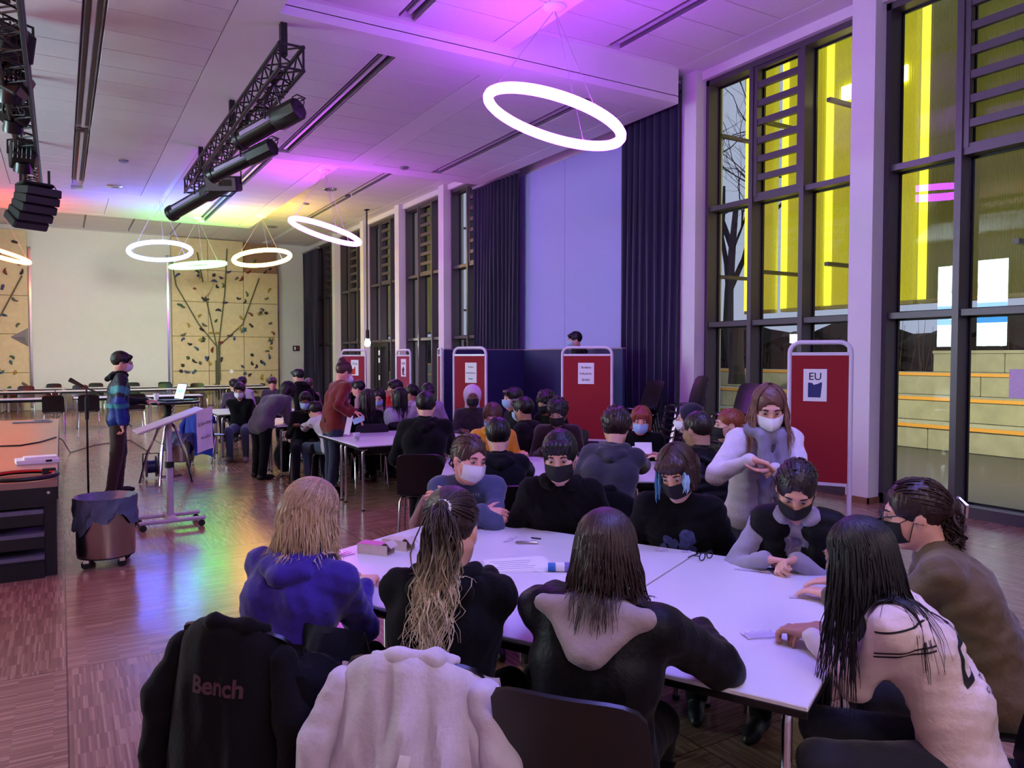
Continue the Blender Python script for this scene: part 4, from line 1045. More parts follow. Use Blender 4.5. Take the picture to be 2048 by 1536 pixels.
def head_field(F, c, R, sc=1., fine=True):
    g = lambda x, y, z: c + R @ (np.array([x, y, z]) * sc); e = lambda p, r, k=.02, neg=False: F.ell(g(*p), np.array(r) * sc, R, k * sc, neg)
    e((0, -.014, .032), (.073, .094, .086), .03); e((0, .028, -.035), (.060, .066, .078), .04); e((0, .055, -.085), (.030, .032, .030), .04)
    F.cone(g(-.050, -.005, -.055), g(-.018, .055, -.095), .020 * sc, .017 * sc, k=.04); F.cone(g(.050, -.005, -.055), g(.018, .055, -.095), .020 * sc, .017 * sc, k=.04)
    for s in (-1, 1):
        e((s * .075, -.006, -.012), (.010, .020, .031), .008)
        if fine:
            e((s * .040, .066, -.030), (.022, .02, .02), .03); e((s * .031, .103, .008), (.014, .013, .0075), .010, True)
    if fine:
        F.cone(g(-.036, .083, .026), g(.036, .083, .026), .010 * sc, k=.022)
        F.cone(g(0, .090, .016), g(0, .112, -.026), .008 * sc, .012 * sc, k=.014); F.cone(g(-.013, .098, -.030), g(.013, .098, -.030), .009 * sc, k=.01)
        F.cone(g(-.017, .086, -.060), g(.017, .086, -.060), .009 * sc, k=.012)
    return g
# ------------------------------------------------------------------ hair
def tube_np(pts, rad, n=5, flat=.6):
    P = np.array(pts); N = len(P); T = np.gradient(P, axis=0); T /= (np.linalg.norm(T, axis=1, keepdims=True) + 1e-9)
    ref = np.array([.3, .2, 1.]) ; A = np.cross(T, ref); A /= (np.linalg.norm(A, axis=1, keepdims=True) + 1e-9); B = np.cross(T, A)
    an = np.arange(n) * 2 * math.pi / n; rad = np.asarray(rad)[:, None, None]
    V = P[:, None, :] + rad * (np.cos(an)[None, :, None] * A[:, None, :] + flat * np.sin(an)[None, :, None] * B[:, None, :])
    i = np.arange(N - 1)[:, None] * n; k = np.arange(n)[None, :]; k2 = (k + 1) % n
    Q = np.stack([i + k, i + k2, i + n + k2, i + n + k], 2).reshape(-1, 4)
    return V.reshape(-1, 3), Q
def push_out(p, cones, m=.016):
    for (a, b, ra, rb) in cones:
        d = b - a; t = np.clip(((p - a) @ d) / max(d @ d, 1e-9), 0, 1); q = a + d * t; r = ra + (rb - ra) * t + m
        v = p - q; L = np.linalg.norm(v)
        if L < r: p = q + v / (L + 1e-9) * r
    return p
def make_hair(root, off, c, R, sc, style, rgb, cones, detail, rg, tip=None, length=.3, wave=.01, n_lock=None, part=0., extra=None, spread=0., thin=.008, lockr=.0052):
    g = lambda x, y, z: c + R @ (np.array([x, y, z]) * sc)
    F = Field(); e = lambda p, r, k=.012, neg=False: F.ell(g(*p), np.array(r) * sc, R, k * sc, neg)
    gr = {'buzz': .006, 'short': .014, 'curly': .022, 'crop': .016}.get(style, .012)
    e((0, -.016, .032), (.074 + gr, .096 + gr, .086 + gr))
    if style == 'long' and detail >= 2: F.cone(g(-.03, -.06, 0), g(-.03, -.05, -.09), .045 * sc, .035 * sc, k=.04); F.cone(g(.03, -.06, 0), g(.03, -.05, -.09), .045 * sc, .035 * sc, k=.04)
    if style in ('short', 'buzz', 'curly', 'crop'):
        e((0, .135, -.035), (.075, .085, .080 if style != 'crop' else .075), .012, True); e((0, .085, -.185), (.16, .165, .145), .012, True)
        if style == 'short': F.cone(g(-.045, .078, .078), g(.045, .082, .078), .022 * sc, k=.03)
    elif style == 'bob':
        e((0, .14, -.05), (.066, .085, .095), .012, True)
        for s in (-1, 1): F.cone(g(s * .07, .02, .02), g(s * .076, .03, -.07), .026 * sc, .020 * sc, k=.03)
        F.cone(g(-.05, -.06, 0), g(-.05, -.06, -.09), .045 * sc, .03 * sc, k=.04); F.cone(g(.05, -.06, 0), g(.05, -.06, -.09), .045 * sc, .03 * sc, k=.04)
        F.cone(g(-.045, .070, .070), g(.05, .075, .065), .024 * sc, k=.03)
    else:
        e((0, .14, -.042), (.070, .085, .142 if style == 'long' else .150), .012, True)
        if style in ('bun', 'pony', 'low'): e((0, .07, -.16), (.16, .145, .12), .012, True)
        if style == 'bun':
            e((0, -.085, .115), (.042, .042, .04), .03)
        if style == 'low': e((0, -.115, .0), (.035, .035, .04), .02)
        if style == 'long' and detail < 2:
            for s in (-1, 1): F.cone(g(s * .062, .015, .01), g(s * .068, .01, -.10), .030 * sc, .024 * sc, k=.03)
            F.cone(g(-.04, -.065, 0), g(-.045, -.07, -.12), .05 * sc, .04 * sc, k=.04); F.cone(g(.04, -.065, 0), g(.045, -.07, -.12), .05 * sc, .04 * sc, k=.04)
    if style == 'curly':
        for k in range(46):
            v = rg.normal(0, 1, 3); v[2] = abs(v[2]) * .8; v = unit(v)
            if v[1] > .72 and v[2] < .45: continue
            q = np.array([0, -.016, .036]) + v * np.array([.09, .112, .104]); e(tuple(q), (.017,) * 3, .012)
    h = .0075 if detail >= 2 else (.011 if detail == 1 else .015)
    dirs = R.T
    def disp(P):
        L = (P - c) @ R; an = np.arctan2(L[:, 0], L[:, 1] + .02)
        return .0028 * np.sin(an * 34 + L[:, 2] * 30) + .002 * np.sin(L[:, 1] * 300 + L[:, 0] * 190)
    V, Q = F.mesh(h, disp)
    base = np.array(lin(rgb)); tipc = np.array(lin(tip)) if tip is not None else base
    Vs, Qs, Cs = [V], [Q], [np.tile(base, (len(V), 1)) * (1 + .10 * np.sin(np.arctan2(((V - c) @ R)[:, 0], ((V - c) @ R)[:, 1]) * 40))[:, None]]
    nv = len(V)
    def add(pts, rad, c0, c1, n=5):
        nonlocal nv
        v, q = tube_np(pts, rad, n); f = np.repeat(np.linspace(0, 1, len(pts)), n)[:, None]; f = np.clip((f - .25) / .45, 0, 1)
        Vs.append(v); Qs.append(q + nv); Cs.append(c0 * (1 - f) + c1 * f); nv += len(v)
    def hang(p, d, L, seg, wv, lockr, c0, c1, drift=None):
        pts = [p]; ph = rg.uniform(0, 6.28); ph2 = rg.uniform(0, 6.28); sd = unit(np.cross(d, [0, 0, 1.]) + 1e-3)
        for i in range(seg):
            d = unit(d * .62 + np.array([0, 0, -1.]) * .38 + (drift * .25 if drift is not None else 0))
            q = pts[-1] + d * L / seg; f = (i + 1) / seg
            q = q + wv * f * (sd * math.cos(ph + f * 13) + unit(np.cross(sd, d)) * math.sin(ph2 + f * 11)) * .8
            pts.append(push_out(q, cones))
        rad = [lockr * (.7 + .5 * math.sin(math.pi * min(1, f * 1.1))) * (1 - .75 * f ** 2.5) for f in np.linspace(0, 1, len(pts))]
        add(pts, rad, c0, c1)
    cen = np.array([0, -.016, .032])
    nl = n_lock if n_lock is not None else {0: 0, 1: 36, 2: 120}[detail]
    if style in ('long', 'bob') and nl:
        for k in range(nl):
            lim = .62 if style == 'bob' else .95; phi = rg.uniform(lim, 2 * math.pi - lim); s = math.sin(phi); cph = math.cos(phi)
            pts = []
            th0 = rg.uniform(.10, .45); 
            for th in np.linspace(th0, rg.uniform(1.55, 1.8), 6):
                rr = 1 + .018 * rg.normal()
                lx = (.088 * math.sin(th) * s + part * (1 - math.sin(th))) * rr; ly = -.016 + .112 * math.sin(th) * cph; lz = .032 + .101 * math.cos(th)
                pts.append(g(lx, ly, lz))
            d = unit(pts[-1] - pts[-2]); br = .8 + .4 * rg.random(); dark = .6 + .8 * rg.random()
            L = length * rg.uniform(.5, 1.12) * (1 if style == 'long' else .5)
            seg = 10 if detail >= 2 else 7
            tail = [pts[-1]]; ph, ph2 = rg.uniform(0, 6.28, 2); sd = unit(np.cross(d, [0, 0, 1.]) + 1e-3)
            out = unit((pts[-1] - c) * np.array([1, 1, 0]))
            for i in range(seg):
                d = unit(d * .6 + np.array([0, 0, -1.]) * .4 + out * spread)
                f = (i + 1) / seg
                q = tail[-1] + d * L / seg + wave * (sd * math.cos(ph + f * 14) + out * math.sin(ph2 + f * 12)) * min(1, f * 2) * .7
                tail.append(push_out(q, cones))
            allp = pts + tail[1:]; N = len(allp); lr = (lockr if detail >= 2 else .017) * sc
            rad = [lr * (.55 + .6 * math.sin(math.pi * min(1, (i / (N - 1)) * 1.15 + .1))) * (1 - .75 * (i / (N - 1)) ** 3) for i in range(N)]
            add(allp, rad, base * br * dark, tipc * br)
    if style in ('pony', 'low', 'bun') and nl:
        q0 = {'pony': (0, -.105, .055), 'low': (0, -.112, -.005), 'bun': (0, -.085, .115)}[style]
        for k in range(nl // 2):                       # combed strands to the tie
            phi = rg.uniform(.2, 2 * math.pi - .2); fr_ = max(0, math.cos(phi)); th = rg.uniform(.35, 1.8 - 1.05 * fr_ ** .7)
            a = cen + np.array([.086 * math.sin(th) * math.sin(phi), .109 * math.sin(th) * math.cos(phi), .099 * math.cos(th)]); b = np.array(q0)
            pts = []
            for f in np.linspace(0, 1, 7):
                q = a * (1 - f) + b * f - cen; r_ = math.sqrt((q[0] / .0885) ** 2 + (q[1] / .111) ** 2 + (q[2] / .101) ** 2); q = cen + q / r_ * 1.0
                pts.append(g(*q))
            add(pts, [.0055 * sc] * 7, base * (.75 + .5 * rg.random()), base * (.75 + .5 * rg.random()), 4)
        if style == 'bun':
            for k in range(nl // 5):
                ax = unit(rg.normal(0, 1, 3)); u = unit(np.cross(ax, [0, 0, 1.1])); w = np.cross(ax, u)
                add([g(*(np.array(q0) + .040 * (math.cos(t) * u + math.sin(t) * w))) for t in np.linspace(0, 4.5, 9)], [.009 * sc] * 9, base * .9, base * 1.1, 5)
        else:
            back = R @ np.array([0, -1., .25]); p0 = g(*q0)
            for k in range(nl):
                j = rg.normal(0, .010, 3); d0 = unit(back * .8 + R @ np.array([rg.normal(0, .45), 0, -.5 + rg.normal(0, .2)]))
                hang(p0 + j, d0, length * rg.uniform(.6, 1.), 17 if detail >= 2 else 7, wave, (thin if detail >= 2 else .014) * sc, base * (.6 + .6 * rg.random()), tipc * (.45 + .9 * rg.random()))
    if extra is not None:
        for (p, d0, L, c1, r_) in extra:
            for k in range(7): hang(g(*(np.array(p) + rg.normal(0, .008, 3))), R @ np.array(d0, float), L * rg.uniform(.8, 1), 8, .004, r_, np.array(lin(c1)) * rg.uniform(.8, 1.1), np.array(lin(c1)))
    V = np.concatenate(Vs); C_ = np.clip(np.concatenate(Cs), 0, 1)
    Q = np.concatenate(Qs)
    M = mat('hair_strands', rough=.42, attr='Col', var=.12, scale=90, spec=.5, bump=.15, bscale=160)
    return np_obj('hair', V, Q, M, root, off, C_)
# ================================================================== PEOPLE
def cloth_mat(name, rgb, rough=.88, sheen=.25, var=.10, bump=.25, bscale=70, spec=.3, scale=18):
    if max(rgb) < .16: sheen = .05; rgb = tuple(c * .62 for c in rgb); spec = .15
    return mat('cloth_' + name, rgb, rough, var=var, scale=scale, bump=bump, bscale=bscale, sheen=sheen, spec=spec)
SKIN = {'light': (.86, .66, .58), 'rosy': (.88, .62, .56), 'tan': (.72, .52, .42), 'brown': (.42, .27, .20), 'olive': (.70, .54, .44)}
def skin_mat(k):
    m = mat('skin_' + k, SKIN[k], .5, var=.05, scale=40, spec=.4)
    m.node_tree.nodes['Principled BSDF'].inputs['Subsurface Weight'].default_value = .08
    return m
M_eye = mat('eye_white', (.62, .57, .56), .2); M_iris = mat('eye_iris', (.12, .09, .07), .1)
MASKC = {'white': (.88, .88, .90), 'blue': (.62, .74, .88), 'black': (.045, .045, .05), 'pink': (.86, .74, .80)}
PEOPLE = []
def wave_disp(seed, a=.006, fold=None):
    r = np.random.default_rng(seed); K = [(unit(r.normal(0, 1, 3)) * r.uniform(14, 34), r.uniform(0, 6), r.uniform(.5, 1)) for _ in range(6)]
    K2 = [(unit(r.normal(0, 1, 3)) * r.uniform(45, 75), r.uniform(0, 6)) for _ in range(3)]
    K3 = [(unit(r.normal(0, 1, 3)) * r.uniform(70, 110), r.uniform(0, 6), unit(r.normal(0, 1, 3)) * 9) for _ in range(3)]
    def f(P):
        d = sum(w * np.sin(P @ k + p) for k, p, w in K) * a * .30 + sum(np.abs(np.sin(P @ k + p)) for k, p in K2) * a * .30
        d = d + sum(np.maximum(0, np.sin(P @ q)) * np.sin(P @ k + p) for k, p, q in K3) * a * .22
        return d
    return f
def person(label, px, py, d, f, seated=True, sc=1.0, lean=18, side=0, twist=0, hy=0, hp=10, hr=0, skin='light',
           top=('black', (.06, .06, .07)), bulk=.012, trousers=('navy', (.09, .10, .16)), hair='short', hrgb=(.12, .09, .08), mask=None, mkind='surg',
           hood=None, hoodup=None, glasses=False, detail=1, handL=None, handR=None, hl=None, hr_=None, legs=True, chair_label=None, hairkw=None, puffer=False,
           topcol=None, elbow=None, shoulder=1.0, quilt=None, fold=.006, reach=(.34, .80), collar=True, legspread=0., chair_off=.0, arms=True, shoe=(.05, .05, .06), grp=None, stand_bend=0, z0=0.):
    rg = np.random.default_rng(len(PEOPLE) * 13 + 5)
    Hd = dep(px, py, d); view = math.atan2(Hd[1], Hd[0]); th = view + math.radians(f)
    fw = np.array([math.cos(th), math.sin(th), 0]); rt = np.array([fw[1], -fw[0], 0]); up = np.array([0, 0, 1.])
    la = math.radians(lean); sa = math.radians(side)
    def sdir(a, s): return unit(fw * math.sin(a) + rt * math.sin(s) + up * math.cos(a) * math.cos(s))
    dirs = [sdir(la * .45, sa * .5), sdir(la * .95, sa), sdir(la * 1.3, sa * 1.3)]
    hpv = math.radians(hp); nd = unit(sdir(la * 1.2, sa) * .65 + up * .35 + fw * math.sin(hpv) * .35)
    seg = np.array([.17, .17, .17]) * sc; neck = .155 * sc
    off = sum(dirs[i] * seg[i] for i in range(3)) + nd * neck
    hipz0 = (.555 if seated else .93 * sc)
    if seated:
        ts = (Hd[2] - hipz0 - nd[2] * neck) / sum(dirs[i][2] * seg[i] for i in range(3)); ts = min(max(ts, .84), 1.22)
        seg = seg * ts
    else:
        hipz0 = Hd[2] - off[2]
    off = sum(dirs[i] * seg[i] for i in range(3)) + nd * neck
    pel = np.array([Hd[0] - off[0], Hd[1] - off[1], hipz0])
    if seated and False: pass
    sp1 = pel + dirs[0] * seg[0]; sp2 = sp1 + dirs[1] * seg[1]; c7 = sp2 + dirs[2] * seg[2]; hc = c7 + nd * neck
    root = thing('person', label, 'person', (pel[0], pel[1], 0), group=grp)
    O = np.array([pel[0], pel[1], 0])
    tw = math.radians(twist); rs = unit(rt * math.cos(tw) - fw * math.sin(tw)) if True else rt   # twist>0: turn left
    rs = unit(rs + dirs[2] * math.sin(0)); fs = np.cross(up, rs) ; fs = unit(fs)
    rs = unit(rs - dirs[2] * (rs @ dirs[2])); 
    shw = .150 * sc * shoulder
    sh = [c7 - dirs[2] * .045 * sc + rs * s * shw + fs * .012 for s in (-1, 1)]     # 0 left, 1 right
    hip = [pel + rt * s * .092 * sc - up * .02 for s in (-1, 1)]
    # head orientation
    yaw = math.radians(hy); hf = fw * math.cos(yaw) + np.cross(up, fw) * math.sin(yaw); hx = np.cross(hf, up)
    R = np.stack([hx, hf, up], 1); R = axis_rot(hx, -hpv) @ R; R = axis_rot(R[:, 1], math.radians(hr)) @ R
    # arms
    wr = []; el = []; tgt = [handL, handR]; l1, l2 = .285 * sc, .255 * sc
    for i, s in enumerate((-1, 1)):
        T = tgt[i]
        if T is None: T = pel * np.array([1, 1, 0]) + fw * reach[0] + rt * s * .13 + up * reach[1] if seated else pel + rt * s * .26 * sc + fw * .06 - up * .02
        T = np.array(T, float)
        pole = rt * s * .34 - up * .9 - fw * .25 if elbow is None else (rt * s * elbow[0] + up * elbow[1] + fw * elbow[2])
        e_, w_ = ik(sh[i], T, l1, l2, pole); el.append(e_); wr.append(w_)
    # legs
    if seated:
        kn = [hip[i] + fw * .41 * sc + rt * s * (.03 + legspread) - up * (.03) for i, s in enumerate((-1, 1))]
        for k_ in kn: k_[2] = .50
        an = [np.array([kn[i][0], kn[i][1], .09]) - fw * (.05 + .04 * i) for i in range(2)]
    else:
        kn = [np.array([hip[i][0], hip[i][1], .50 * sc + z0]) + fw * (.03 - .05 * i) + rt * s * .01 for i, s in enumerate((-1, 1))]
        an = [np.array([kn[i][0], kn[i][1], .09 + z0]) - fw * (.03 + .05 * i) + rt * s * .02 for i, s in enumerate((-1, 1))]
        if stand_bend:
            for i in range(2): kn[i] = kn[i] + fw * .02
    b = bulk * .5; hB = {3: .0088, 2: .0110, 1: .0150, 0: .020}[detail]; hC = {3: .0110, 2: .0132, 1: .0175, 0: .022}[detail]
    # --- body
    F = Field(); g = head_field(F, hc, R, sc, detail >= 1)
    F.cone(g(0, -.025, -.07), c7 - dirs[2] * .02 + fs * .01, .050 * sc, .058 * sc, k=.03)
    F.cone(c7 - dirs[2] * .055 - rs * .06, c7 - dirs[2] * .055 + rs * .06, .038 * sc, k=.03)
    [F.cone(c7 - dirs[2] * .10 + rs * q * .035, sp1 + rs * q * .03, .055, .055, k=.03) for q in (-1, 1)]; [F.cone(sp1 + rt * q * .035, pel + rt * q * .04, .055, .07, k=.03) for q in (-1, 1)]
    for i in range(2):
        F.cone(c7 - dirs[2] * .055, sh[i], .034, .032, k=.02); F.cone(sh[i], el[i], .034 * sc, .030 * sc, k=.02); F.cone(el[i], wr[i], .033 * sc, .024 * sc, k=.02)
    V, Q = F.mesh(hB); Vs, Qs, mi = [V], [Q], [np.zeros(len(Q), int)]; nv = len(V)
    hd = [hl, hr_]
    for i, s in enumerate((-1, 1)):
        fdv = unit(wr[i] - el[i]); spec = hd[i] or {}
        dv = np.array(spec.get('d', fdv * .9 + fw * .35 - up * .1)); nv_ = np.array(spec.get('n', -up)); 
        v, q = hand_mesh(wr[i], dv, nv_, s, spec.get('curl', .30), sc, .0048 if detail >= 2 else .0075, fore=fdv)
        Vs.append(v); Qs.append(q + nv); mi.append(np.zeros(len(q), int)); nv += len(v)
    if detail >= 1:
        for s in (-1, 1):
            for (rr, cc, m_) in ((.0125, (s * .031, .0835, .007), 1), (.0068, (s * .031, .0905, .006), 2)):
                mb = MB(); mb.lathe([(max(.0002, rr * math.sin(t)), rr * -math.cos(t)) for t in np.linspace(.15, math.pi - .15, 6)], n=8, cap=True)
                v = np.array(mb.v) * sc; v = hc + (R @ (v + np.array(cc) * sc).T).T
                for fc in mb.f: pass
                q4 = [fc for fc in mb.f if len(fc) == 4]
                Vs.append(v); Qs.append(np.array(q4) + nv); mi.append(np.full(len(q4), m_)); nv += len(v)
    body = np_obj('body', np.concatenate(Vs), np.concatenate(Qs), [skin_mat(skin), M_eye, M_iris], root, O, mi=np.concatenate(mi))
    # --- top
    T = Field(); cones = []
    def tc(a, b_, ra, rb, k=.05, keep=True):
        T.cone(a, b_, ra + b, rb + b, k=k)
        if keep: cones.append((np.array(a, float), np.array(b_, float), ra + b, rb + b))
    tc(pel - rt * .065 * sc - dirs[0] * .03, pel + rt * .065 * sc - dirs[0] * .03, .108 * sc, .108 * sc, .06)
    for s in (-1, 1):
        tc(pel + rt * s * .065 * sc, sp1 + rt * s * .052 * sc, .104 * sc, .094 * sc); tc(sp1 + rt * s * .052 * sc, sp2 + rs * s * .070 * sc, .094 * sc, .096 * sc); tc(sp2 + rs * s * .070 * sc, c7 + rs * s * .078 * sc - dirs[2] * .075, .095 * sc, .068 * sc)
    for i in range(2):
        tc(c7 - dirs[2] * .040, sh[i], .050 * sc, .050 * sc, .05)
        if arms:
            tc(sh[i], el[i], .050 * sc, .043 * sc, .035); T.cone(el[i], wr[i] - unit(wr[i] - el[i]) * .012, .043 * sc + b, .031 * sc + b * .6, k=.03)
            cones.append((el[i], wr[i], .043 + b, .034 + b))
            cu = wr[i] - unit(wr[i] - el[i]) * .03; T.cone(cu, cu + unit(wr[i] - el[i]) * .02, .034 * sc + b * .7, .032 * sc + b * .7, k=.01)
    if collar: T.cone(c7 - nd * .04, c7 + nd * .022 * sc, .068 * sc, .060 * sc, k=.04)
    dsp = wave_disp(len(PEOPLE) + 31, fold)
    if puffer:
        sp = quilt or .075
        def dsp2(P, d0=dsp):
            ax = dirs[1]; t = (P - pel) @ ax; return d0(P) * .7 - .012 * np.abs(np.sin(math.pi * t / sp)) + .006
        disp = dsp2
    elif quilt:
        def disp(P, d0=dsp):
            A = P @ dirs[1]; B = P @ rs; return d0(P) * .6 - .006 * np.minimum(np.abs(np.sin(math.pi * (A + B) / quilt)), np.abs(np.sin(math.pi * (A - B) / quilt))) + .003
    else: disp = dsp
    V, Q = T.mesh(hC, disp)
    if topcol is not None:
        col = topcol(V, dict(pel=pel, sp1=sp1, sp2=sp2, c7=c7, rs=rs, fs=fs, fw=fw, rt=rt, sh=sh, el=el, wr=wr))
        topo = np_obj('jacket', V, Q, mat('cloth_panelled', rough=.6, attr='Col', var=.08, bump=.2, bscale=60, spec=.4), root, O, np.array([lin(c) for c in col]) if not isinstance(col, np.ndarray) else col)
    else: topo = np_obj('jacket' if puffer else 'top', V, Q, cloth_mat(*top) if len(top) == 2 else cloth_mat(top[0], top[1], **top[2]), root, O)
    # --- trousers and shoes
    if legs:
        L = Field()
        L.cone(pel - rt * .065 * sc - up * .02, pel + rt * .065 * sc - up * .02, .102 * sc, k=.05)
        for i in range(2):
            lw = sc * (1. if seated else 1.14); L.cone(pel + (hip[i] - pel) * .9 - up * .01, kn[i], .090 * lw, .068 * lw, k=.04); L.cone(kn[i], an[i] - up * .01, .066 * lw, .052 * lw, k=.03)
        V, Q = L.mesh(hC * 1.35, wave_disp(len(PEOPLE) + 77, .006)); np_obj('trousers', V, Q, cloth_mat(trousers[0], trousers[1], bscale=120), root, O)
        for i in range(2):
            S = Field(); a = an[i]; tdir = unit(fw + rt * (-.12 if i == 0 else .12)); z = lambda v, h_: np.array([v[0], v[1], h_ + z0])
            S.cone(z(a - tdir * .04, .045), z(a + tdir * .12, .036), .042, .036, k=.02); S.cone(z(a + tdir * .11, .034), z(a + tdir * .17, .030), .036, .028, k=.02); S.cone(z(a, .05), z(a, .10), .042, .045, k=.02)
            V, Q = S.mesh(.0135 if detail >= 1 else .018); np_obj('shoe', V, Q, mat('shoe_%02d' % int(shoe[0] * 99), shoe, .5), root, O)
    # --- hood
    if hood is not None:
        Hh = Field(); a0 = c7 + nd * .02; hk = hood[2] if len(hood) > 2 else {}
        prev = None
        for t in np.linspace(-2.5, 2.5, 13):
            q = a0 + (rs * math.sin(t) * .080 - fs * math.cos(t) * .072) * sc - dirs[2] * (.012 + .012 * math.cos(t)) - up * .035 * max(0, abs(t) - 1.6) + up * .012
            if prev is not None: Hh.cone(prev, q, .024 * sc + b * .5, k=.022)
            prev = q
        w_, l_ = hk.get('w', .085), hk.get('len', .12); t0 = c7 - fs * (.070 + b) * sc - dirs[2] * (.02 - hk.get('up', 0)); bt = sp2 * .5 + c7 * .5 - fs * (.108 + b) * sc - dirs[2] * (l_ - .16 - hk.get('up', 0))
        for q in np.linspace(-1, 1, 7): Hh.cone(t0 + rs * q * w_ - fs * .004 * (1 - abs(q)), bt + rs * q * w_ * .22, .019 + .006 * (1 - abs(q)), .016, k=.04)
        Hh.cone(t0 - rs * w_, t0 + rs * w_, .026, k=.04)
        V, Q = Hh.mesh(hC * .85, wave_disp(len(PEOPLE) + 5, .006)); np_obj('hood', V, Q, cloth_mat(*hood[:2]), root, O)
        cones.append((t0 - rs * w_, t0 + rs * w_, .034, .034)); cones.append((t0, bt, .04, .02))
    if hoodup is not None:
        Hh = Field(); e = lambda p, r, k=.02, neg=False: Hh.ell(g(*p), np.array(r) * sc, R, k, neg)
        e((0, -.03, .03), (.108, .125, .122)); Hh.cone(g(0, -.05, -.05), c7 - fs * .03, .095, .10, k=.05); e((0, .13, -.035), (.068, .13, .098), .02, True)
        V, Q = Hh.mesh(hC * .8, wave_disp(3, .004)); np_obj('hood', V, Q, cloth_mat(*hoodup), root, O)
    # --- hair, brows
    if hair and not (hoodup is not None and hair != 'fringe'):
        ho = make_hair(root, O, hc, R, sc, hair, hrgb, cones, min(detail, 2), rg, **(hairkw or {}))
    if detail >= 1:
        for s in (-1, 1): MB().tube([g(s * .016, .099, .026) - O, g(s * .032, .098, .031) - O, g(s * .047, .086, .026) - O], [.0032 * sc, .004 * sc, .002 * sc], 6).build('eyebrow', mat('brow_dark', (.16, .11, .09), .8), root)
    # --- mask
    if mask:
        G = np.zeros((15, 9, 3))
        for i, a in enumerate(np.linspace(-1, 1, 15)):
            for j, q in enumerate(np.linspace(-1, 1, 9)):
                ph = a * 1.12; x = .076 * math.sin(ph) * (1 - .10 * max(0, -q)); y = .022 + .094 * math.cos(ph) * (1 - .04 * abs(q)); z = -.048 + q * (.049 - .012 * abs(a)) - .004
                y += .019 * math.exp(-(a / .26) ** 2) * (q + 1) / 2 + .006 * (1 - q * q) * (1 - a * a) - .016 * max(0, -q) ** 2
                if mkind == 'ffp2': y += .034 * max(0, 1 - abs(a) * 1.15) * (1 - .75 * q * q); 
                else: y += .0012 * math.sin(q * 14) * (1 - a * a)
                G[i, j] = g(x, y, z) - O
        mm = MB().sheet(G, .0025).build('face_mask', mat('mask_' + mask, MASKC[mask], .75, var=.03, bump=.08, bscale=200), root)
        for s in (-1, 1):
            i = 0 if s < 0 else 14
            for j in (0, 8):
                e_ = G[i, j] + O; MB().tube([e_ - O, g(s * .078, .02, -.02 + .02 * (j > 4)) - O, g(s * .083, -.012, .01 if j else -.03) - O], .0018, 5).build('ear_loop', mat('mask_' + mask, MASKC[mask]), mm)
    if glasses:
        t = MB()
        for s in (-1, 1):
            t.tube([g(s * .033 + .024 * math.cos(w), .112, .006 + .018 * math.sin(w)) - O for w in np.linspace(0, 2 * math.pi, 16, endpoint=False)], .0022, 5, closed=True)
            t.tube([g(s * .057, .110, .01) - O, g(s * .074, .06, .012) - O, g(s * .078, -.01, .008) - O], .002, 5)
        t.tube([g(-.009, .113, .008) - O, g(.009, .113, .008) - O], .002, 5)
        t.build('glasses', M_black, root)
    if seated and chair_label != '':
        cp = pel + fw * (.02 + chair_off)
        chair(chair_label or ('black chair under ' + label), cp[0], cp[1], th - math.pi / 2, 'black chairs people sit on')
    info = dict(root=root, top=topo, body=body, pel=pel, sp1=sp1, sp2=sp2, c7=c7, hc=hc, R=R, g=g, rs=rs, fs=fs, fw=fw, rt=rt, sh=sh, el=el, wr=wr, dirs=dirs, O=O, sc=sc, b=b, cones=cones, hC=hC)
    PEOPLE.append(info)
    return info
from mathutils.bvhtree import BVHTree
def bvh_of(o):
    me = o.data; off = np.array(o.parent.location)
    return BVHTree.FromPolygons([Vector(v.co) + Vector(off) for v in me.vertices], [tuple(p.vertices) for p in me.polygons])
def decal(info, me, o, ex, ey, m, name='print', lift=.0025, target=None, parent=None, win=-.02):
    """project a flat mesh (xy) standing at o with axes ex, ey along -(ex x ey) onto the garment"""
    bv = bvh_of(target or info['top']); ex = unit(ex); ey = unit(ey); ez = np.cross(ex, ey)
    bm = bmesh.new(); bm.from_mesh(me)
    bmesh.ops.triangulate(bm, faces=bm.faces)
    for _ in range(7):
        es = [e for e in bm.edges if e.calc_length() > .018]
        if not es: break
        bmesh.ops.subdivide_edges(bm, edges=es, cuts=1); bmesh.ops.triangulate(bm, faces=bm.faces)
    O = info['O']; miss = []
    for v in bm.verts:
        p = np.array(o) + ex * v.co.x + ey * v.co.y + ez * .25
        hit, nrm, _, _ = bv.ray_cast(Vector(p), Vector(-ez), 1.0)
        if hit is None or not (-.26 < (np.array(hit) - np.array(o)) @ ez < win) or np.array(nrm) @ ez < .12: miss.append(v); continue
        v.co = Vector(np.array(hit) + ez * lift - O)
    bmesh.ops.delete(bm, geom=miss, context='VERTS')
    bad = [f_ for f_ in bm.faces if max(e_.calc_length() for e_ in f_.edges) > .045]; bmesh.ops.delete(bm, geom=bad, context='FACES')
    me2 = bpy.data.meshes.new(name); bm.to_mesh(me2); bm.free(); me2.materials.clear(); me2.materials.append(m)
    ob = bpy.data.objects.new(name, me2); COL.objects.link(ob); ob.parent = parent or (target or info['top'])
    return ob
def strip_mesh(pts, w):
    me = bpy.data.meshes.new('strip'); P = np.array(pts, float); T = np.gradient(P, axis=0); T /= np.linalg.norm(T, axis=1, keepdims=True); N = np.stack([-T[:, 1], T[:, 0]], 1)
    A = P + N * w / 2; B = P - N * w / 2; n = len(P); v = [(x, y, 0) for x, y in A] + [(x, y, 0) for x, y in B]
    me.from_pydata(v, [], [(i, i + n, i + n + 1, i + 1) for i in range(n - 1)]); return me
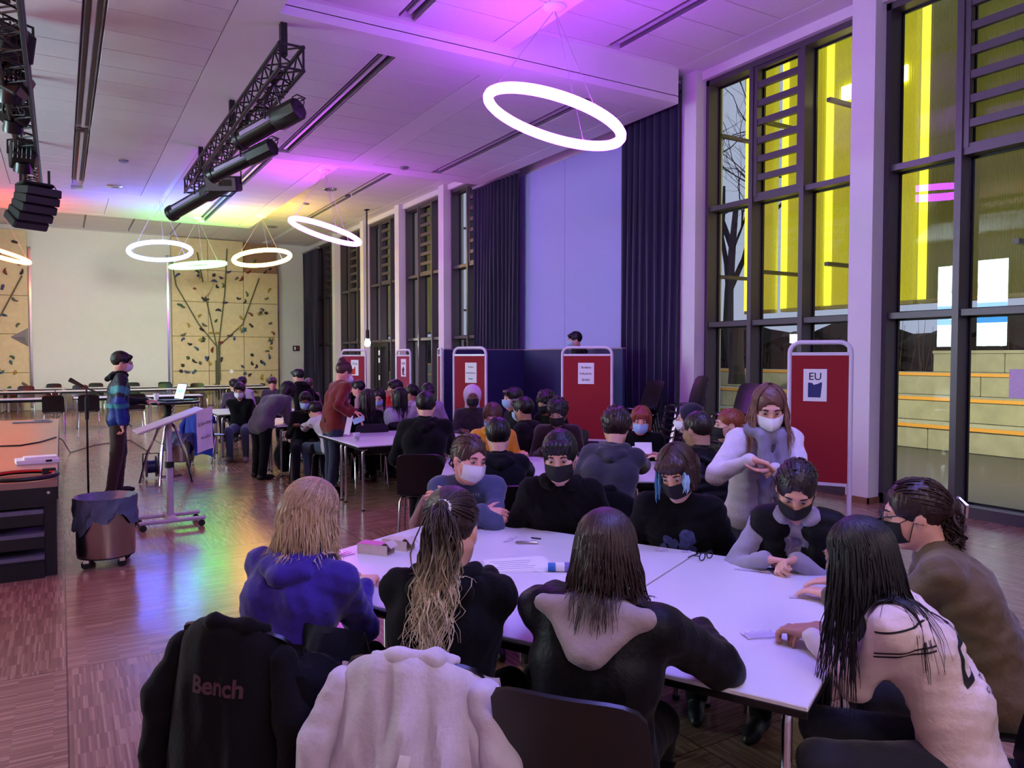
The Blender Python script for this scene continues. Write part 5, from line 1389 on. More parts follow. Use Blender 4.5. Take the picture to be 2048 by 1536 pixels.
# ------------------------------------------------------------------ people at the nearest table
TZ = .74
hnd = lambda x, y, z=.775: onz(x, y, z)
UP = np.array([0, 0, 1.])
BLK = ('black', (.052, .050, .058)); NVY = ('navy', (.085, .09, .15)); 
# purple hoodie
p1 = person('person with long blonde hair in a violet hoodie, back turned', 622, 1030, 2.82, -34, lean=15, side=3, hy=-12, hp=26, hr=4, top=('violet', (.20, .13, .52)), bulk=.028, hood=('violet', (.20, .13, .52)),
    trousers=('black', (.05, .05, .06)), hair='long', hrgb=(.62, .50, .36), hairkw=dict(length=.24, wave=.007, n_lock=380, tip=(.80, .70, .55), spread=.07), detail=3, handR=hnd(732, 1172), handL=hnd(668, 1150), hr_=dict(curl=.6), shoulder=1.1, chair_off=.05, chair_label='black chair hung with the black jacket at the lower left', fold=.011, sc=1.03)
# black hoodie with wavy ponytail
p2 = person('person in a black hoodie with a long wavy fair ponytail, back turned', 905, 1055, 2.55, -18, lean=13, hy=0, hp=16, hr=-3, top=BLK, bulk=.030, hood=BLK, trousers=BLK, hair='pony', hrgb=(.20, .13, .11), hairkw=dict(length=.54, wave=.030, n_lock=460, tip=(.82, .76, .60), thin=.0034),
    detail=3, handL=hnd(850, 1130), handR=hnd(965, 1130), shoulder=1.08, chair_off=.05, chair_label='black chair hung with the white jacket', fold=.011, sc=1.03)
# black puffer with grey hood
p3 = person('person with long dark brown hair, black puffer jacket and grey hood, back turned', 1212, 1105, 2.28, -14, lean=12, side=2, hy=8, hp=14, top=('puffer_black', (.05, .048, .052), dict(rough=.5, sheen=.1)), bulk=.052, puffer=True, quilt=.16, trousers=BLK,
    hair='long', hood=('heather_grey', (.60, .55, .55), dict(w=.15, len=.22, up=.035)), hrgb=(.17, .105, .09), hairkw=dict(length=.24, wave=.005, n_lock=400, spread=.09), detail=3, handL=hnd(1120, 1175), handR=hnd(1400, 1260, .80), shoulder=1.12, chair_off=.05, chair_label='black chair with tall back in front of the grey hood', elbow=(.9, -.6, -.2), fold=.010, sc=1.0)
# white sweatshirt
p4 = person('person with long black hair in a cream sweatshirt, seated at the right end', 1716, 1114, 2.34, 92, lean=30, side=0, hy=-32, hp=16, skin='tan', top=('cream', (.86, .80, .76), dict(sheen=.1)), bulk=.030, trousers=('dark_jeans', (.15, .16, .20)), hair='long', hrgb=(.045, .04, .05),
    hairkw=dict(length=.44, wave=.008, n_lock=440, spread=.06), detail=3, handL=hnd(1618, 1268, .79), handR=hnd(1640, 1255, .79), hl=dict(d=(-.3, .95, 0), curl=.7), hr_=dict(d=(-.9, .3, 0), curl=.6), shoulder=1.05, chair_label='black chair behind the cream sweatshirt', fold=.012, sc=.95)
# olive quilted jacket
p5 = person('person in an olive quilted jacket with a hair clip and black mask, seen in profile', 1830, 1026, 2.8, 92, lean=26, hy=6, hp=12, top=('olive_quilt', (.36, .30, .19), dict(rough=.6)), bulk=.034, quilt=.09, trousers=('dark_jeans', (.15, .16, .20)), hair='low', hrgb=(.17, .10, .085),
    hairkw=dict(length=.16, wave=.02, n_lock=90), mask='black', glasses=True, detail=3, handL=hnd(1660, 1190), handR=hnd(1690, 1170), chair_label='black chair behind the olive quilted jacket', fold=.008, sc=1.0)
# vest over hoodie
p6 = person('person looking down in a black vest over a grey hoodie, black mask', 1592, 985, 3.5, 172, lean=22, hp=34, hy=8, hr=-4, top=('lilac_grey_hoodie', (.58, .56, .62)), bulk=.024, hood=('lilac_grey_hoodie', (.58, .56, .62)), trousers=BLK, hair='low', hrgb=(.13, .085, .08),
    hairkw=dict(length=.18, wave=.01, n_lock=100), mask='black', detail=3, handR=hnd(1530, 1118, .80), handL=hnd(1592, 1120, .80), hl=dict(d=(-.9, .1, -.1), n=(-.3, -.5, -.8), curl=.95), hr_=dict(d=(.75, -.6, -.1), n=(.3, -.5, -.8), curl=.95), elbow=(.7, -.45, -.5), chair_label='black chair under the vest wearer, mostly hidden', fold=.008, sc=1.04)
# blue strands
p7 = person('person with brown hair with blue front strands, black mask and printed black sweater', 1354, 952, 3.88, 172, lean=18, hp=26, hy=-10, hr=5, top=('black_knit', (.05, .05, .06)), bulk=.030, trousers=BLK, hair='bob', hrgb=(.22, .14, .11), hairkw=dict(length=.16, n_lock=260, extra=[((.07, .055, .03), (.1, .4, -1), .15, (.22, .45, .60), .009), ((-.066, .065, .03), (-.2, .6, -1), .10, (.62, .80, .88), .008)]),
    mask='black', detail=3, collar=False, reach=(.26, .62), chair_label='black chair under the person with blue strands', fold=.008, sc=1.06)
# black mask boy
p8 = person('short dark-haired person in a black hoodie with black mask, facing the camera', 1120, 930, 4.22, 176, lean=20, hp=14, hy=-4, hr=2, top=('black_hoodie', (.055, .05, .06)), bulk=.030, hood=('black_hoodie', (.055, .05, .06)), trousers=BLK, hair='short', hrgb=(.055, .045, .05), mask='black', detail=3,
    reach=(.26, .62), chair_label='black chair under the black hooded mask wearer', fold=.008, sc=1.12)
# grey blue sweater, arms crossed
p9 = person('person with tied brown hair, white mask and blue-grey sweater, leaning on crossed arms', 938, 925, 4.48, 186, lean=32, hp=10, hy=26, hr=-8, skin='rosy', top=('blue_grey', (.27, .30, .42)), bulk=.030, trousers=NVY, hair='low', hrgb=(.27, .17, .14), hairkw=dict(length=.1, n_lock=90), mask='white', detail=3,
    handR=dep(968, 1024, 4.35), handL=dep(900, 1004, 4.38), hl=dict(d=(-.75, .5, .25), n=(.2, .6, -.4), curl=.5), hr_=dict(d=(.8, -.4, -.15), n=(.2, .7, -.5), curl=.5), elbow=(.9, -.5, .3), chair_label='black chair carrying the beige coat, behind the blue-grey sweater', fold=.009, sc=1.12)
# standing woman in white fleece with scarf
p10 = person('standing person in a white fleece and grey scarf with a pointed white mask', 1538, 815, 4.25, 196, seated=False, lean=20, hp=22, hy=-8, top=('white_fleece', (.82, .80, .84), dict(bump=.5, bscale=110, sheen=.5)), bulk=.034, hood=('white_fleece', (.82, .80, .84)), trousers=('grey_trousers', (.3, .32, .36)), hair='long', hrgb=(.40, .27, .22),
    hairkw=dict(length=.27, wave=.009, n_lock=380, tip=(.58, .42, .34), spread=.07), mask='white', mkind='ffp2', detail=3, handR=dep(1502, 918, 4.0), handL=dep(1545, 938, 4.0), hr_=dict(d=(.6, -.5, -.25), n=(.1, -.3, -.9), curl=.75), hl=dict(d=(-.95, .3, -.05), n=(0, 0, 1.), curl=.25), elbow=(.8, -.8, -.2), fold=.009)
# ------------------------------------------------------------------ middle group
mid = dict(detail=1)
person('person in a yellow hoodie with glasses and blue mask, facing the camera', 985, 834, 7.45, 178, lean=25, hp=14, hy=-8, top=('mustard', (.86, .58, .13)), bulk=.026, hood=('mustard', (.86, .58, .13)), hair='crop', hrgb=(.30, .17, .13), mask='blue', glasses=True, detail=2, sc=1.08, handL=hnd(1045, 908), handR=hnd(935, 905), chair_label='black chair under the yellow hoodie')
person('short black-haired person in a navy hooded jacket, back turned, before the yellow hoodie', 996, 874, 5.6, 4, lean=20, hp=14, top=('navy_jacket', (.07, .075, .13)), bulk=.030, hood=('navy_jacket', (.07, .075, .13)), hair='short', hrgb=(.05, .045, .055), detail=2, sc=1.06, handR=hnd(1065, 935), chair_label='black chair behind the navy hooded jacket')
person('person in a grey hoodie with curly brown hair, back turned', 1232, 856, 5.45, -8, lean=24, hp=22, side=3, top=('ash_grey', (.20, .20, .25)), bulk=.036, hood=('ash_grey', (.24, .24, .29)), hair='curly', hrgb=(.17, .10, .10), detail=2, sc=1.06, handR=hnd(1300, 925), chair_label='black chair hung with a dark coat, behind the grey hoodie')
person('person with short orange-red hair and blue mask holding a card', 1282, 848, 7.25, 178, lean=24, hp=12, hr=-4, skin='rosy', top=BLK, bulk=.026, hair='bob', hrgb=(.52, .22, .13), hairkw=dict(length=.08, n_lock=150), mask='blue', detail=2, sc=1.05, handL=hnd(1298, 905, .82), handR=hnd(1268, 905, .82), hl=dict(d=(-.7, -.2, .2), n=(0, -.5, -.8), curl=.6), hr_=dict(d=(.7, -.4, .2), n=(0, -.5, -.8), curl=.6), chair_label='black chair under the orange-haired card holder')
person('person with cropped hair in a quilted black down jacket, turned half away', 1395, 860, 5.1, 30, lean=20, hp=12, hy=18, skin='olive', top=('down_black', (.055, .055, .06), dict(rough=.45)), bulk=.042, puffer=True, quilt=.055, hood=('down_black', (.055, .055, .06)), hair='buzz', hrgb=(.13, .09, .09), glasses=True, detail=2, sc=1.04, handL=hnd(1330, 930), chair_label='black chair behind the quilted down jacket')
person('person in a dark hooded jacket with the hood up, facing left behind the cropped head', 1377, 838, 6.95, 95, lean=12, hp=4, top=NVY, bulk=.03, hoodup=('navy_hood', (.10, .11, .17)), hair='short', hrgb=(.1, .08, .08), mask='white', detail=1, chair_label='black chair under the hooded person facing left')
person('person with short ginger hair and black mask in profile, black jacket', 1459, 850, 6.1, 100, lean=10, hp=4, top=BLK, bulk=.034, hair='buzz', hrgb=(.50, .24, .13), mask='black', detail=2, sc=1.08, trousers=('jeans', (.25, .32, .42)), chair_label='black chair under the ginger-haired profile')
person('person with dark curly hair and black mask in a dark open jacket, facing the camera', 1115, 826, 7.55, 176, lean=22, hp=16, hy=-6, skin='olive', top=('maroon_dark', (.16, .06, .08)), bulk=.034, hair='curly', hrgb=(.05, .045, .05), mask='black', detail=2, sc=1.08, chair_label='black chair under the curly-haired mask wearer', topcol=None)
person('person with black hair and dark purple jacket turned half left beside the yellow hoodie', 1046, 826, 8.15, 60, lean=18, hp=10, skin='tan', top=('plum_dark', (.13, .09, .13)), bulk=.034, hood=('plum_dark', (.13, .09, .13)), hair='short', hrgb=(.05, .04, .05), mask='blue', detail=1, sc=1.08, chair_label='black chair under the dark purple jacket')
person('person with dark hair and light blue mask looking left, behind the purple jacket', 1026, 797, 8.95, 110, lean=8, hp=2, top=BLK, bulk=.024, hair='short', hrgb=(.09, .06, .06), mask='blue', detail=1, sc=1.05, chair_label='black chair behind the purple jacket')
person('person with black hair bending over, dark jacket, between partition and curly head', 1092, 806, 8.7, 140, lean=24, hp=14, hr=10, skin='tan', top=BLK, bulk=.03, hair='curly', hrgb=(.05, .04, .05), mask='black', detail=1, sc=1.05, chair_label='black chair between the partition and the curly head')
p22 = person('person with a pale hood up and black face cover in a camouflage jacket', 945, 810, 10.0, 184, lean=12, hp=6, skin='brown', top=('camo', (.16, .14, .16), dict(var=.5, scale=14)), bulk=.026, hoodup=('pale_lilac_hood', (.78, .72, .80)), hair=None, mask='black', detail=1, sc=1.12, handL=hnd(960, 862), handR=hnd(925, 862), chair_label='black chair under the camouflage jacket')
person('large black coat seen from behind, person at the purple table', 852, 812, 7.3, -6, lean=20, hp=16, top=('black_coat', (.05, .05, .06)), bulk=.055, hood=('black_coat', (.05, .05, .06)), hair='short', hrgb=(.045, .04, .05), detail=1, sc=1.08, shoulder=1.1, handR=hnd(905, 900), chair_label='black chair with red cloth behind the large black coat')
# ------------------------------------------------------------------ cup group
person('long-haired person with pink mask and white collar facing the camera, nearest the red sweater', 689, 800, 10.6, 178, lean=10, hp=6, hr=-4, skin='tan', top=('dusky_top', (.24, .2, .23)), hood=('white_collar', (.82, .78, .84)), hair='low', hrgb=(.08, .06, .06), hairkw=dict(length=.12, n_lock=20), mask='pink', detail=1, sc=1.02, chair_label='black chair under the pink mask wearer')
person('person with long brown hair in black, back turned, second from the red sweater', 734, 806, 10.2, 10, lean=10, hp=8, top=BLK, hair='long', hrgb=(.16, .10, .10), hairkw=dict(length=.34, n_lock=44), detail=1, sc=1.04, chair_label='black chair with a pale sheen beside the cup table')
person('long-haired person with pale blue mask and pink sleeves looking down', 757, 795, 11.1, 172, lean=16, hp=20, top=('pink_knit', (.66, .50, .62)), hair='long', hrgb=(.11, .07, .07), hairkw=dict(length=.30, n_lock=40), mask='blue', detail=1, sc=1.02, chair_label='black chair under the pink sleeves')
person('person in an orange-red hoodie in profile with hand at the mouth', 790, 776, 11.8, 95, lean=8, hp=4, skin='tan', top=('orange_red', (.75, .20, .12)), bulk=.03, hair='short', hrgb=(.07, .05, .05), detail=1, sc=1.04, handL=dep(776, 795, 11.6), chair_label='black chair under the orange-red hoodie')
person('person with long straight black hair and lilac sweater, back turned', 800, 800, 10.6, 6, lean=12, hp=10, top=('lilac_knit', (.62, .54, .66)), hair='long', hrgb=(.045, .04, .045), hairkw=dict(length=.42, n_lock=50), detail=1, sc=1.05, chair_label='black chair under the straight black hair')
person('person with black ponytail in profile, behind the straight black hair', 822, 786, 11.1, 70, lean=10, hp=8, skin='tan', top=('lilac_knit', (.62, .54, .66)), hair='low', hrgb=(.05, .04, .045), hairkw=dict(length=.16, n_lock=20), detail=1, chair_label='black chair under the black ponytail')
person('person with dark hair leaning in a pale lilac sweater behind the large black coat', 856, 786, 10.2, 185, lean=26, hp=30, top=('lilac_knit', (.62, .54, .66)), hair='short', hrgb=(.06, .05, .05), detail=1, sc=1.04, chair_label='black chair under the leaning lilac sweater')
person('person with glasses and short dark hair in profile before the far red board', 716, 776, 12.6, 80, lean=12, hp=6, skin='rosy', top=('rose_shirt', (.62, .44, .50)), hair='short', hrgb=(.07, .05, .06), glasses=True, detail=1, chair_label='black chair before the far red board')
person('dark-haired head behind the pink mask wearer', 700, 772, 13.2, 30, lean=10, hp=8, top=BLK, hair='short', hrgb=(.08, .05, .06), detail=0, chair_label='black chair two places behind the pink mask')
# standing and leaning helpers
p25 = person('standing person with a hair bun in a dark red sweater and jeans, handing out sheets', 688, 744, 9.55, -62, seated=False, lean=14, hp=26, hy=0, skin='rosy', top=('dark_red', (.42, .10, .08)), bulk=.026, trousers=('blue_jeans', (.10, .13, .24)), hair='bun', hrgb=(.25, .12, .10), hairkw=dict(n_lock=60), mask='white', mkind='ffp2', detail=2, sc=1.0,
    handL=dep(712, 828, 9.3), handR=dep(706, 836, 9.35), hl=dict(d=(.8, -.2, -.3), curl=.4), hr_=dict(d=(.8, -.2, -.3), curl=.4), shoulder=1.0)
person('person in a grey sweater and dark trousers bending over the far table', 576, 782, 11.15, -48, seated=False, lean=52, hp=40, top=('mid_grey_knit', (.34, .31, .36)), bulk=.03, trousers=BLK, hair='long', hrgb=(.09, .06, .06), hairkw=dict(length=.16, n_lock=40), detail=1, sc=1.04, handL=hnd(585, 838), handR=hnd(575, 842), fold=.008)
person('person in a black hooded jacket standing behind the bending grey sweater', 596, 752, 12.6, 60, seated=False, lean=18, hp=14, top=BLK, bulk=.05, hood=BLK, hair='short', hrgb=(.05, .04, .05), detail=1, sc=.95)
person('person with dark skin and white mask behind the white sleeve', 611, 802, 10.35, 178, lean=14, hp=10, skin='brown', top=BLK, hair='short', hrgb=(.04, .035, .04), mask='blue', detail=1, chair_label='black chair behind the white sleeve')
person('person in a white sweatshirt bent low over the table left of the red sweater', 630, 822, 10.3, 40, lean=44, hp=30, top=('white_sweat', (.78, .77, .84)), bulk=.03, hair='short', hrgb=(.06, .05, .05), detail=1, trousers=('jeans', (.25, .32, .42)), handL=hnd(598, 850), chair_label='black chair under the white sweatshirt')
person('small head of a person with light brown hair beside the standing black jacket', 617, 770, 14.3, 170, lean=10, hp=14, skin='rosy', top=('dusk_pink', (.5, .36, .42)), hair='short', hrgb=(.3, .2, .18), detail=0, chair_label='black chair beside the standing black jacket')
person('boy in black with a white mask at the small far-left table', 479, 788, 12.7, 170, lean=16, hp=14, skin='tan', top=BLK, hair='short', hrgb=(.05, .04, .045), mask='white', detail=1, sc=1.08, handL=hnd(512, 812), handR=hnd(495, 815), trousers=('jeans', (.25, .32, .42)), shoe=(.5, .5, .52), chair_label='black chair under the white-masked boy in black')
person('person with black hair in dusky violet behind the white-masked boy', 468, 776, 15.1, 20, lean=8, hp=10, top=('dusk_violet', (.30, .24, .32)), hair='short', hrgb=(.05, .04, .05), detail=0, sc=1.05, chair_label='black chair behind the white-masked boy')
person('person with short dark hair looking down in front of the climbing wall', 484, 767, 16.2, 150, lean=16, hp=24, top=('lilac_knit', (.62, .54, .66)), hair='short', hrgb=(.07, .05, .05), detail=0, sc=1.1, chair_label='black chair before the climbing wall')
person('person with brown hair left of the standing black jacket, farthest group', 545, 766, 15.5, 175, lean=14, hp=20, skin='rosy', top=('dusk_violet', (.30, .24, .32)), hair='short', hrgb=(.2, .12, .11), detail=0, chair_label='farthest black chair left of the standing black jacket')
# presenter
def presenter_col(V, k):
    t = (V - k['pel']) @ k['fw'] * 0 + V[:, 2]; c = np.tile(np.array(lin((.09, .09, .15))), (len(V), 1))
    s = k['sh'][1]; ax = unit(k['el'][1] - s); L = (V - s) @ ax; lat = (V - s) @ k['rt']
    arm = (lat > -.02) & (V[:, 2] < s[2] + .02)
    teal = np.array(lin((.20, .52, .55))); blue = np.array(lin((.10, .20, .52)))
    c[arm & (L > .10) & (L < .19)] = teal; c[arm & (L >= .24)] = blue
    side = (lat > -.12) & (V[:, 2] < s[2] - .30) & (V[:, 2] > s[2] - .36); c[side] = teal
    return np.clip(c, 0, 1)
p42 = person('presenter in a navy, teal and blue windbreaker with white mask at the high table', 243, 724, 9.5, -86, seated=False, lean=4, hp=12, hy=0, top=('navy', (.08, .09, .15)), bulk=.034, topcol=presenter_col, trousers=('dark_brown', (.21, .15, .13)), hood=('navy_shell', (.09, .09, .14)), hair='short', hrgb=(.05, .04, .04), mask='white', glasses=True, detail=2, sc=1.05,
    handL=dep(292, 802, 9.75), handR=dep(243, 862, 9.3), hr_=dict(d=(.2, 0, -1), curl=.8), hl=dict(d=(.9, -.4, 0), curl=.3), fold=.009)
# student behind the partition
person('young person in a dark hooded jacket with patterned mask looking over the partition', 1150, 679, 12.2, 100, seated=False, lean=14, hp=10, top=('dark_olive', (.14, .12, .11)), bulk=.03, hood=('dark_olive', (.14, .12, .11)), hair='short', hrgb=(.06, .045, .045), mask='blue', detail=1, z0=.47)
# ================================================================== GARMENTS OVER CHAIRS
def draped(label, M, name, rgb, w=.22, zlow=.22, back=-.34, ztop=.875, sleeve=(.30, .38), collar=True, h=.012, amp=.010, seed=1, strap=False):
    """M: chair object; builds in chair coordinates"""
    t = thing('jacket', label, 'jacket', M.location, M.rotation_euler[2], 'garments hung over chairs')
    rgd = np.random.default_rng(seed); na, nb = 44, 46; G = np.zeros((na, nb, 3)); K = [(rgd.uniform(10, 34), rgd.uniform(0, 6), rgd.uniform(-6, 6)) for _ in range(5)]
    path = [(-.19, .66), (-.25, .80), (-.30, ztop - .01), (-.325, ztop + .008), (-.35, ztop - .012), (back - .035, .72), (back - .06, .5), (back - .07, zlow)]
    cum = np.concatenate([[0], np.cumsum([math.dist(path[i], path[i + 1]) for i in range(len(path) - 1)])]); pa = np.array(path)
    for j in range(nb):
        s_ = cum[-1] * j / (nb - 1); y0 = np.interp(s_, cum, pa[:, 0]); z0_ = np.interp(s_, cum, pa[:, 1]); down = max(0, s_ - cum[3]) / (cum[-1] - cum[3])
        for i in range(na):
            u = i / (na - 1) * 2 - 1; bow = .045 * (1 - u * u) * (1 if s_ > cum[1] else .5)
            f_ = sum(math.sin(k_ * u * .5 + p_ + q_ * down) for k_, p_, q_ in K) / 2.2
            cr = abs(math.sin(5 * u + 7 * down + seed)) ** 4 + .8 * abs(math.sin(9 * u - 6 * down + 2 * seed)) ** 6
            G[i, j] = (u * w * 1.12 * (1 + .22 * down), y0 - bow - amp * (.25 + 1.5 * down) * f_ - amp * .5 * cr * min(1, down * 4) + .09 * abs(u) ** 4 * (s_ > cum[2]), z0_ - .13 * abs(u) ** 2.6 * (s_ > cum[1]) * (1 - .5 * down) - .02 * f_ * down)
    m = cloth_mat(name, rgb)
    body = MB().sheet(G, .014).build('body', m, t)
    for s in (-1, 1):
        S = Field(); a = (s * w * .98, -.325, ztop - .11); b_ = (s * (w + .06), -.36, .60); c_ = (s * (w + .09 if s < 0 else w + .05), -.37, sleeve[0 if s < 0 else 1])
        S.cone(a, b_, .05, .058, k=.03); S.cone(b_, c_, .058, .042, k=.03)
        V, Q = S.mesh(h, wave_disp(seed + 3 + s, min(amp, .010) * .8)); np_obj('sleeve', V, Q, m, t)
        if strap and s < 0: MB().tube([c_, (c_[0] - .05, c_[1] - .02, c_[2] - .005)], .012, 6, flat=.4).build('cuff_strap', m, t)
    if collar:
        S = Field(); S.cone((-.10, -.345, ztop - .015), (-.02, -.375, ztop + .004), .020, .024, k=.03); S.cone((-.02, -.375, ztop + .004), (.09, -.36, ztop + .002), .024, .026, k=.03); S.cone((.09, -.36, ztop + .002), (.13, -.31, ztop - .02), .026, .018, k=.03)
        V, Q = S.mesh(h, wave_disp(seed + 9, .006)); np_obj('collar', V, Q, m, t)
    return t, body
def chair_by(label):
    for o in bpy.data.objects:
        if o.get('label') == label: return o
def flat_decal(body, t, me, y, m, x=0., z=.6, lift=.003, sx=-1):
    # project lettering onto the hanging back, seen from behind the chair (-y side)
    bv = BVHTree.FromPolygons([v.co.copy() for v in body.data.vertices], [tuple(p.vertices) for p in body.data.polygons])
    bm = bmesh.new(); bm.from_mesh(me); bmesh.ops.triangulate(bm, faces=bm.faces)
    for v in bm.verts:
        X, Z = x + v.co.x, z + v.co.y
        hit = bv.ray_cast(Vector((X, -1.2, Z)), Vector((0, 1, 0)), 2.)[0]
        v.co = Vector((X, (hit.y if hit else y) - lift, Z))
    m2 = bpy.data.meshes.new('print'); bm.to_mesh(m2); bm.free(); m2.materials.clear(); m2.materials.append(m)
    o = bpy.data.objects.new('print', m2); COL.objects.link(o); o.parent = t; return o
tj, bj = draped('black jacket with faint Bench print hung over the chair at the lower left', chair_by('black chair hung with the black jacket at the lower left'), 'black_felt', (.085, .075, .085), w=.20, zlow=.08, sleeve=(.30, .30), seed=2, strap=True, h=.011)
flat_decal(bj, tj, text_mesh('Bench', .075, bold=.0022), -.4, mat('plum_print', (.30, .17, .20), .8), x=.03, z=.70)
ts_, bs_ = draped('navy coat hanging beside the black jacket, with a bright stud', chair_by('black chair hung with the black jacket at the lower left'), 'navy_shell_coat', (.07, .075, .13), w=.10, zlow=.15, ztop=.74, back=-.38, sleeve=(.35, .25), seed=21, collar=False)
ts_.location = np.array(ts_.location) + np.array([.26, -.12, 0.02])
MB().lathe([(.008, 0), (.008, .006), (.003, .009)], (.02, -.475, .58), 10, M=Matrix.Rotation(math.pi / 2, 3, 'X')).build('stud', M_chrome, ts_)
tw_, bw_ = draped('white jacket draped over the chair in the front', chair_by('black chair hung with the white jacket'), 'white_jacket', (.80, .77, .82), w=.22, zlow=.06, sleeve=(.10, .16), seed=12, amp=.032, h=.010)
G = np.zeros((3, 8, 3))
for i in range(3):
    for j in range(8): G[i, j] = (.03 + i * .016 + j * .004 * -1, -.452 - .012 * math.sin(j * .9), .66 - j * .022)
cl_ = MB().sheet(G, .001).build('care_label', M_paper, tw_); cl_.location = (0, -.035, 0)
tb_, _ = draped('beige coat over the chair beside the blue-grey sweater', chair_by('black chair carrying the beige coat, behind the blue-grey sweater'), 'beige_coat', (.56, .42, .40), w=.22, zlow=.3, seed=5, h=.014)
td_, bd_ = draped('dark coat with a white patch on the chair behind the grey hoodie', chair_by('black chair hung with a dark coat, behind the grey hoodie'), 'dark_coat', (.07, .07, .09), w=.25, zlow=.2, seed=6, h=.014)
flat_decal(bd_, td_, strip_mesh([(-.03, 0), (0, 0), (.03, 0)], .07), -.4, M_paper, x=-.05, z=.68)
draped('bright blue jacket hung on the chair by the far bin', chair_by('black chair carrying the bright blue jacket by the far bin'), 'bright_blue', (.08, .18, .55), w=.24, zlow=.2, seed=8, h=.018)

# ================================================================== DETAILS WORN BY PEOPLE
def child(info, F, name, m, h=.010, disp=None):
    V, Q = F.mesh(h, disp); return np_obj(name, V, Q, m, info['root'], info['O'])
# scarf and fleece vest edge
k = p10; F = Field(); c0 = k['c7'] + UP * .03 + k['fs'] * .035; pr = None
for t in np.linspace(0, 2 * math.pi, 15):
    q = c0 + k['rs'] * math.sin(t) * .092 + k['fs'] * math.cos(t) * .085 - UP * (.03 * math.cos(t) + .01)
    if pr is not None: F.cone(pr, q, .036, k=.03)
    pr = q
for s, L in ((-.045, .42), (.05, .55)):
    a = c0 + k['fs'] * .10 + k['rs'] * s - UP * .04; F.cone(a, a - UP * .16 + k['fs'] * .03, .036, .042, k=.03); F.cone(a - UP * .16 + k['fs'] * .03, a - UP * L + k['fs'] * .02, .042, .05, k=.03)
child(k, F, 'scarf', mat('grey_scarf', (.48, .47, .54), .95, var=.35, scale=9, stretch=(1, 1, .3), bump=.4, bscale=40), .010, wave_disp(4, .010))
q = k['wr'][0] + np.array([-.06, .03, .035]); t = thing('small_tool', 'small grey part held over the open palm of the standing person', 'small part', tuple(q)); MB().tube([(0, 0, 0), (-.03, .01, .03)], .004, 6).build('stem', M_grey, t); MB().lathe([(.008, 0), (.006, .01)], (0, 0, -.008), 8).build('tip', M_grey, t)
# black vest
k = p6; F = Field()
for i in (1, 2, 3, 4, 5, 6, 7, 10):
    a, b_, ra, rb = k['cones'][i]; F.cone(a, b_, ra + .020, rb + .016, k=.05)
F.cone(k['c7'] + k['fs'] * .17 + UP * .02, k['sp1'] + k['fs'] * .19 - UP * .04, .095, .085, k=.015, neg=True); F.cone(k['c7'] + UP * .03, k['c7'] + UP * .1 + k['fs'] * .05, .085, .08, k=.02, neg=True)
for s in (0, 1): F.cone(k['sh'][s] + k['rs'] * (-1, 1)[s] * .055 - UP * .03, k['el'][s] + k['rs'] * (-1, 1)[s] * .05, .062, .10, k=.02, neg=True)
sp_ = k['dirs'][1]
child(k, F, 'vest', cloth_mat('vest_black', (.06, .055, .07), rough=.55), .010, lambda P: -.010 * np.abs(np.sin(math.pi * ((P - k['pel']) @ sp_) / .09)) + .005)
me = text_mesh('ORG', .10, bold=.004); decal(k, me, k['sp2'] + k['fs'] * .2 + UP * .0, -k['rs'], UP, mat('print_lilac', (.42, .38, .55), .8), lift=.004)
me = text_mesh('Um', .075, shear=.3); decal(k, me, k['sp1'] + k['fs'] * .2 + UP * .07, -k['rs'], UP, mat('print_violet', (.75, .70, .85), .8), lift=.004)
# hair clip of the olive jacket, hair tie of the ponytail
k = p5; cl = MB()
for s in (-1, 1): cl.tube([k['g'](s * .01, -.15, .035) - k['O'], k['g'](s * .035, -.165, .01) - k['O'], k['g'](s * .03, -.155, -.03) - k['O'], k['g'](s * .01, -.14, -.045) - k['O']], [.006, .009, .008, .005], 6)
cl.build('hair_clip', M_chrome, k['root'])
k = p2; MB().tube([k['g'](.026 * math.cos(a), -.118 + .006 * math.sin(a), .052 + .024 * math.sin(a)) - k['O'] for a in np.linspace(0, 2 * math.pi, 16, endpoint=False)], .008, 6, closed=True).build('hair_tie', M_paper, k['root'])
k = p6; MB().tube([k['g'](.03 * math.cos(a), -.13, .0 + .03 * math.sin(a)) - k['O'] for a in np.linspace(0, 2 * math.pi, 14, endpoint=False)], .007, 6, closed=True).build('hair_tie', mat('brown_tie', (.3, .2, .18), .7), k['root'])
# prints
k = p4; cd_ = unit(-k['sp2'] * np.array([1, 1, 0])); ez_ = unit(cd_ * .6 - k['fs'] * .62); upv = unit(k['dirs'][1] - ez_ * (k['dirs'][1] @ ez_)); ex = unit(np.cross(upv, ez_)); o_ = k['sp2'] + ez_ * .2
decal(k, text_mesh('Du', .15, shear=.35, bold=.002), o_ + upv * .0 + ex * .05, ex, upv, M_ink)
for j, ln in enumerate(('Follow', 'North', 'Downt', 'Bl')): decal(k, text_mesh(ln, .030), o_ + ex * .07 - upv * (.10 + .032 * j), ex, upv, M_ink)
sd = k['rs'] * -1; o2 = k['sh'][0] * .5 + k['sp2'] * .5 + sd * .25
for dz, w_ in ((.07, .006), (.0, .005), (-.013, .005)):
    decal(k, strip_mesh([(x, dz + .25 * x) for x in np.linspace(-.09, .07, 24)], w_), o2, unit(-k['fs']), UP, M_ink, name='stripe', win=.02)
k = p9; decal(k, text_mesh('SPLOCETTE', .026), k['sp2'] + k['fs'] * .2 + UP * .05, -k['rs'], UP, mat('print_pale', (.7, .68, .72), .8)); decal(k, text_mesh('OREGON', .032), k['sp2'] + k['fs'] * .2 + UP * .01, -k['rs'], UP, mat('print_blue', (.30, .32, .62), .8))
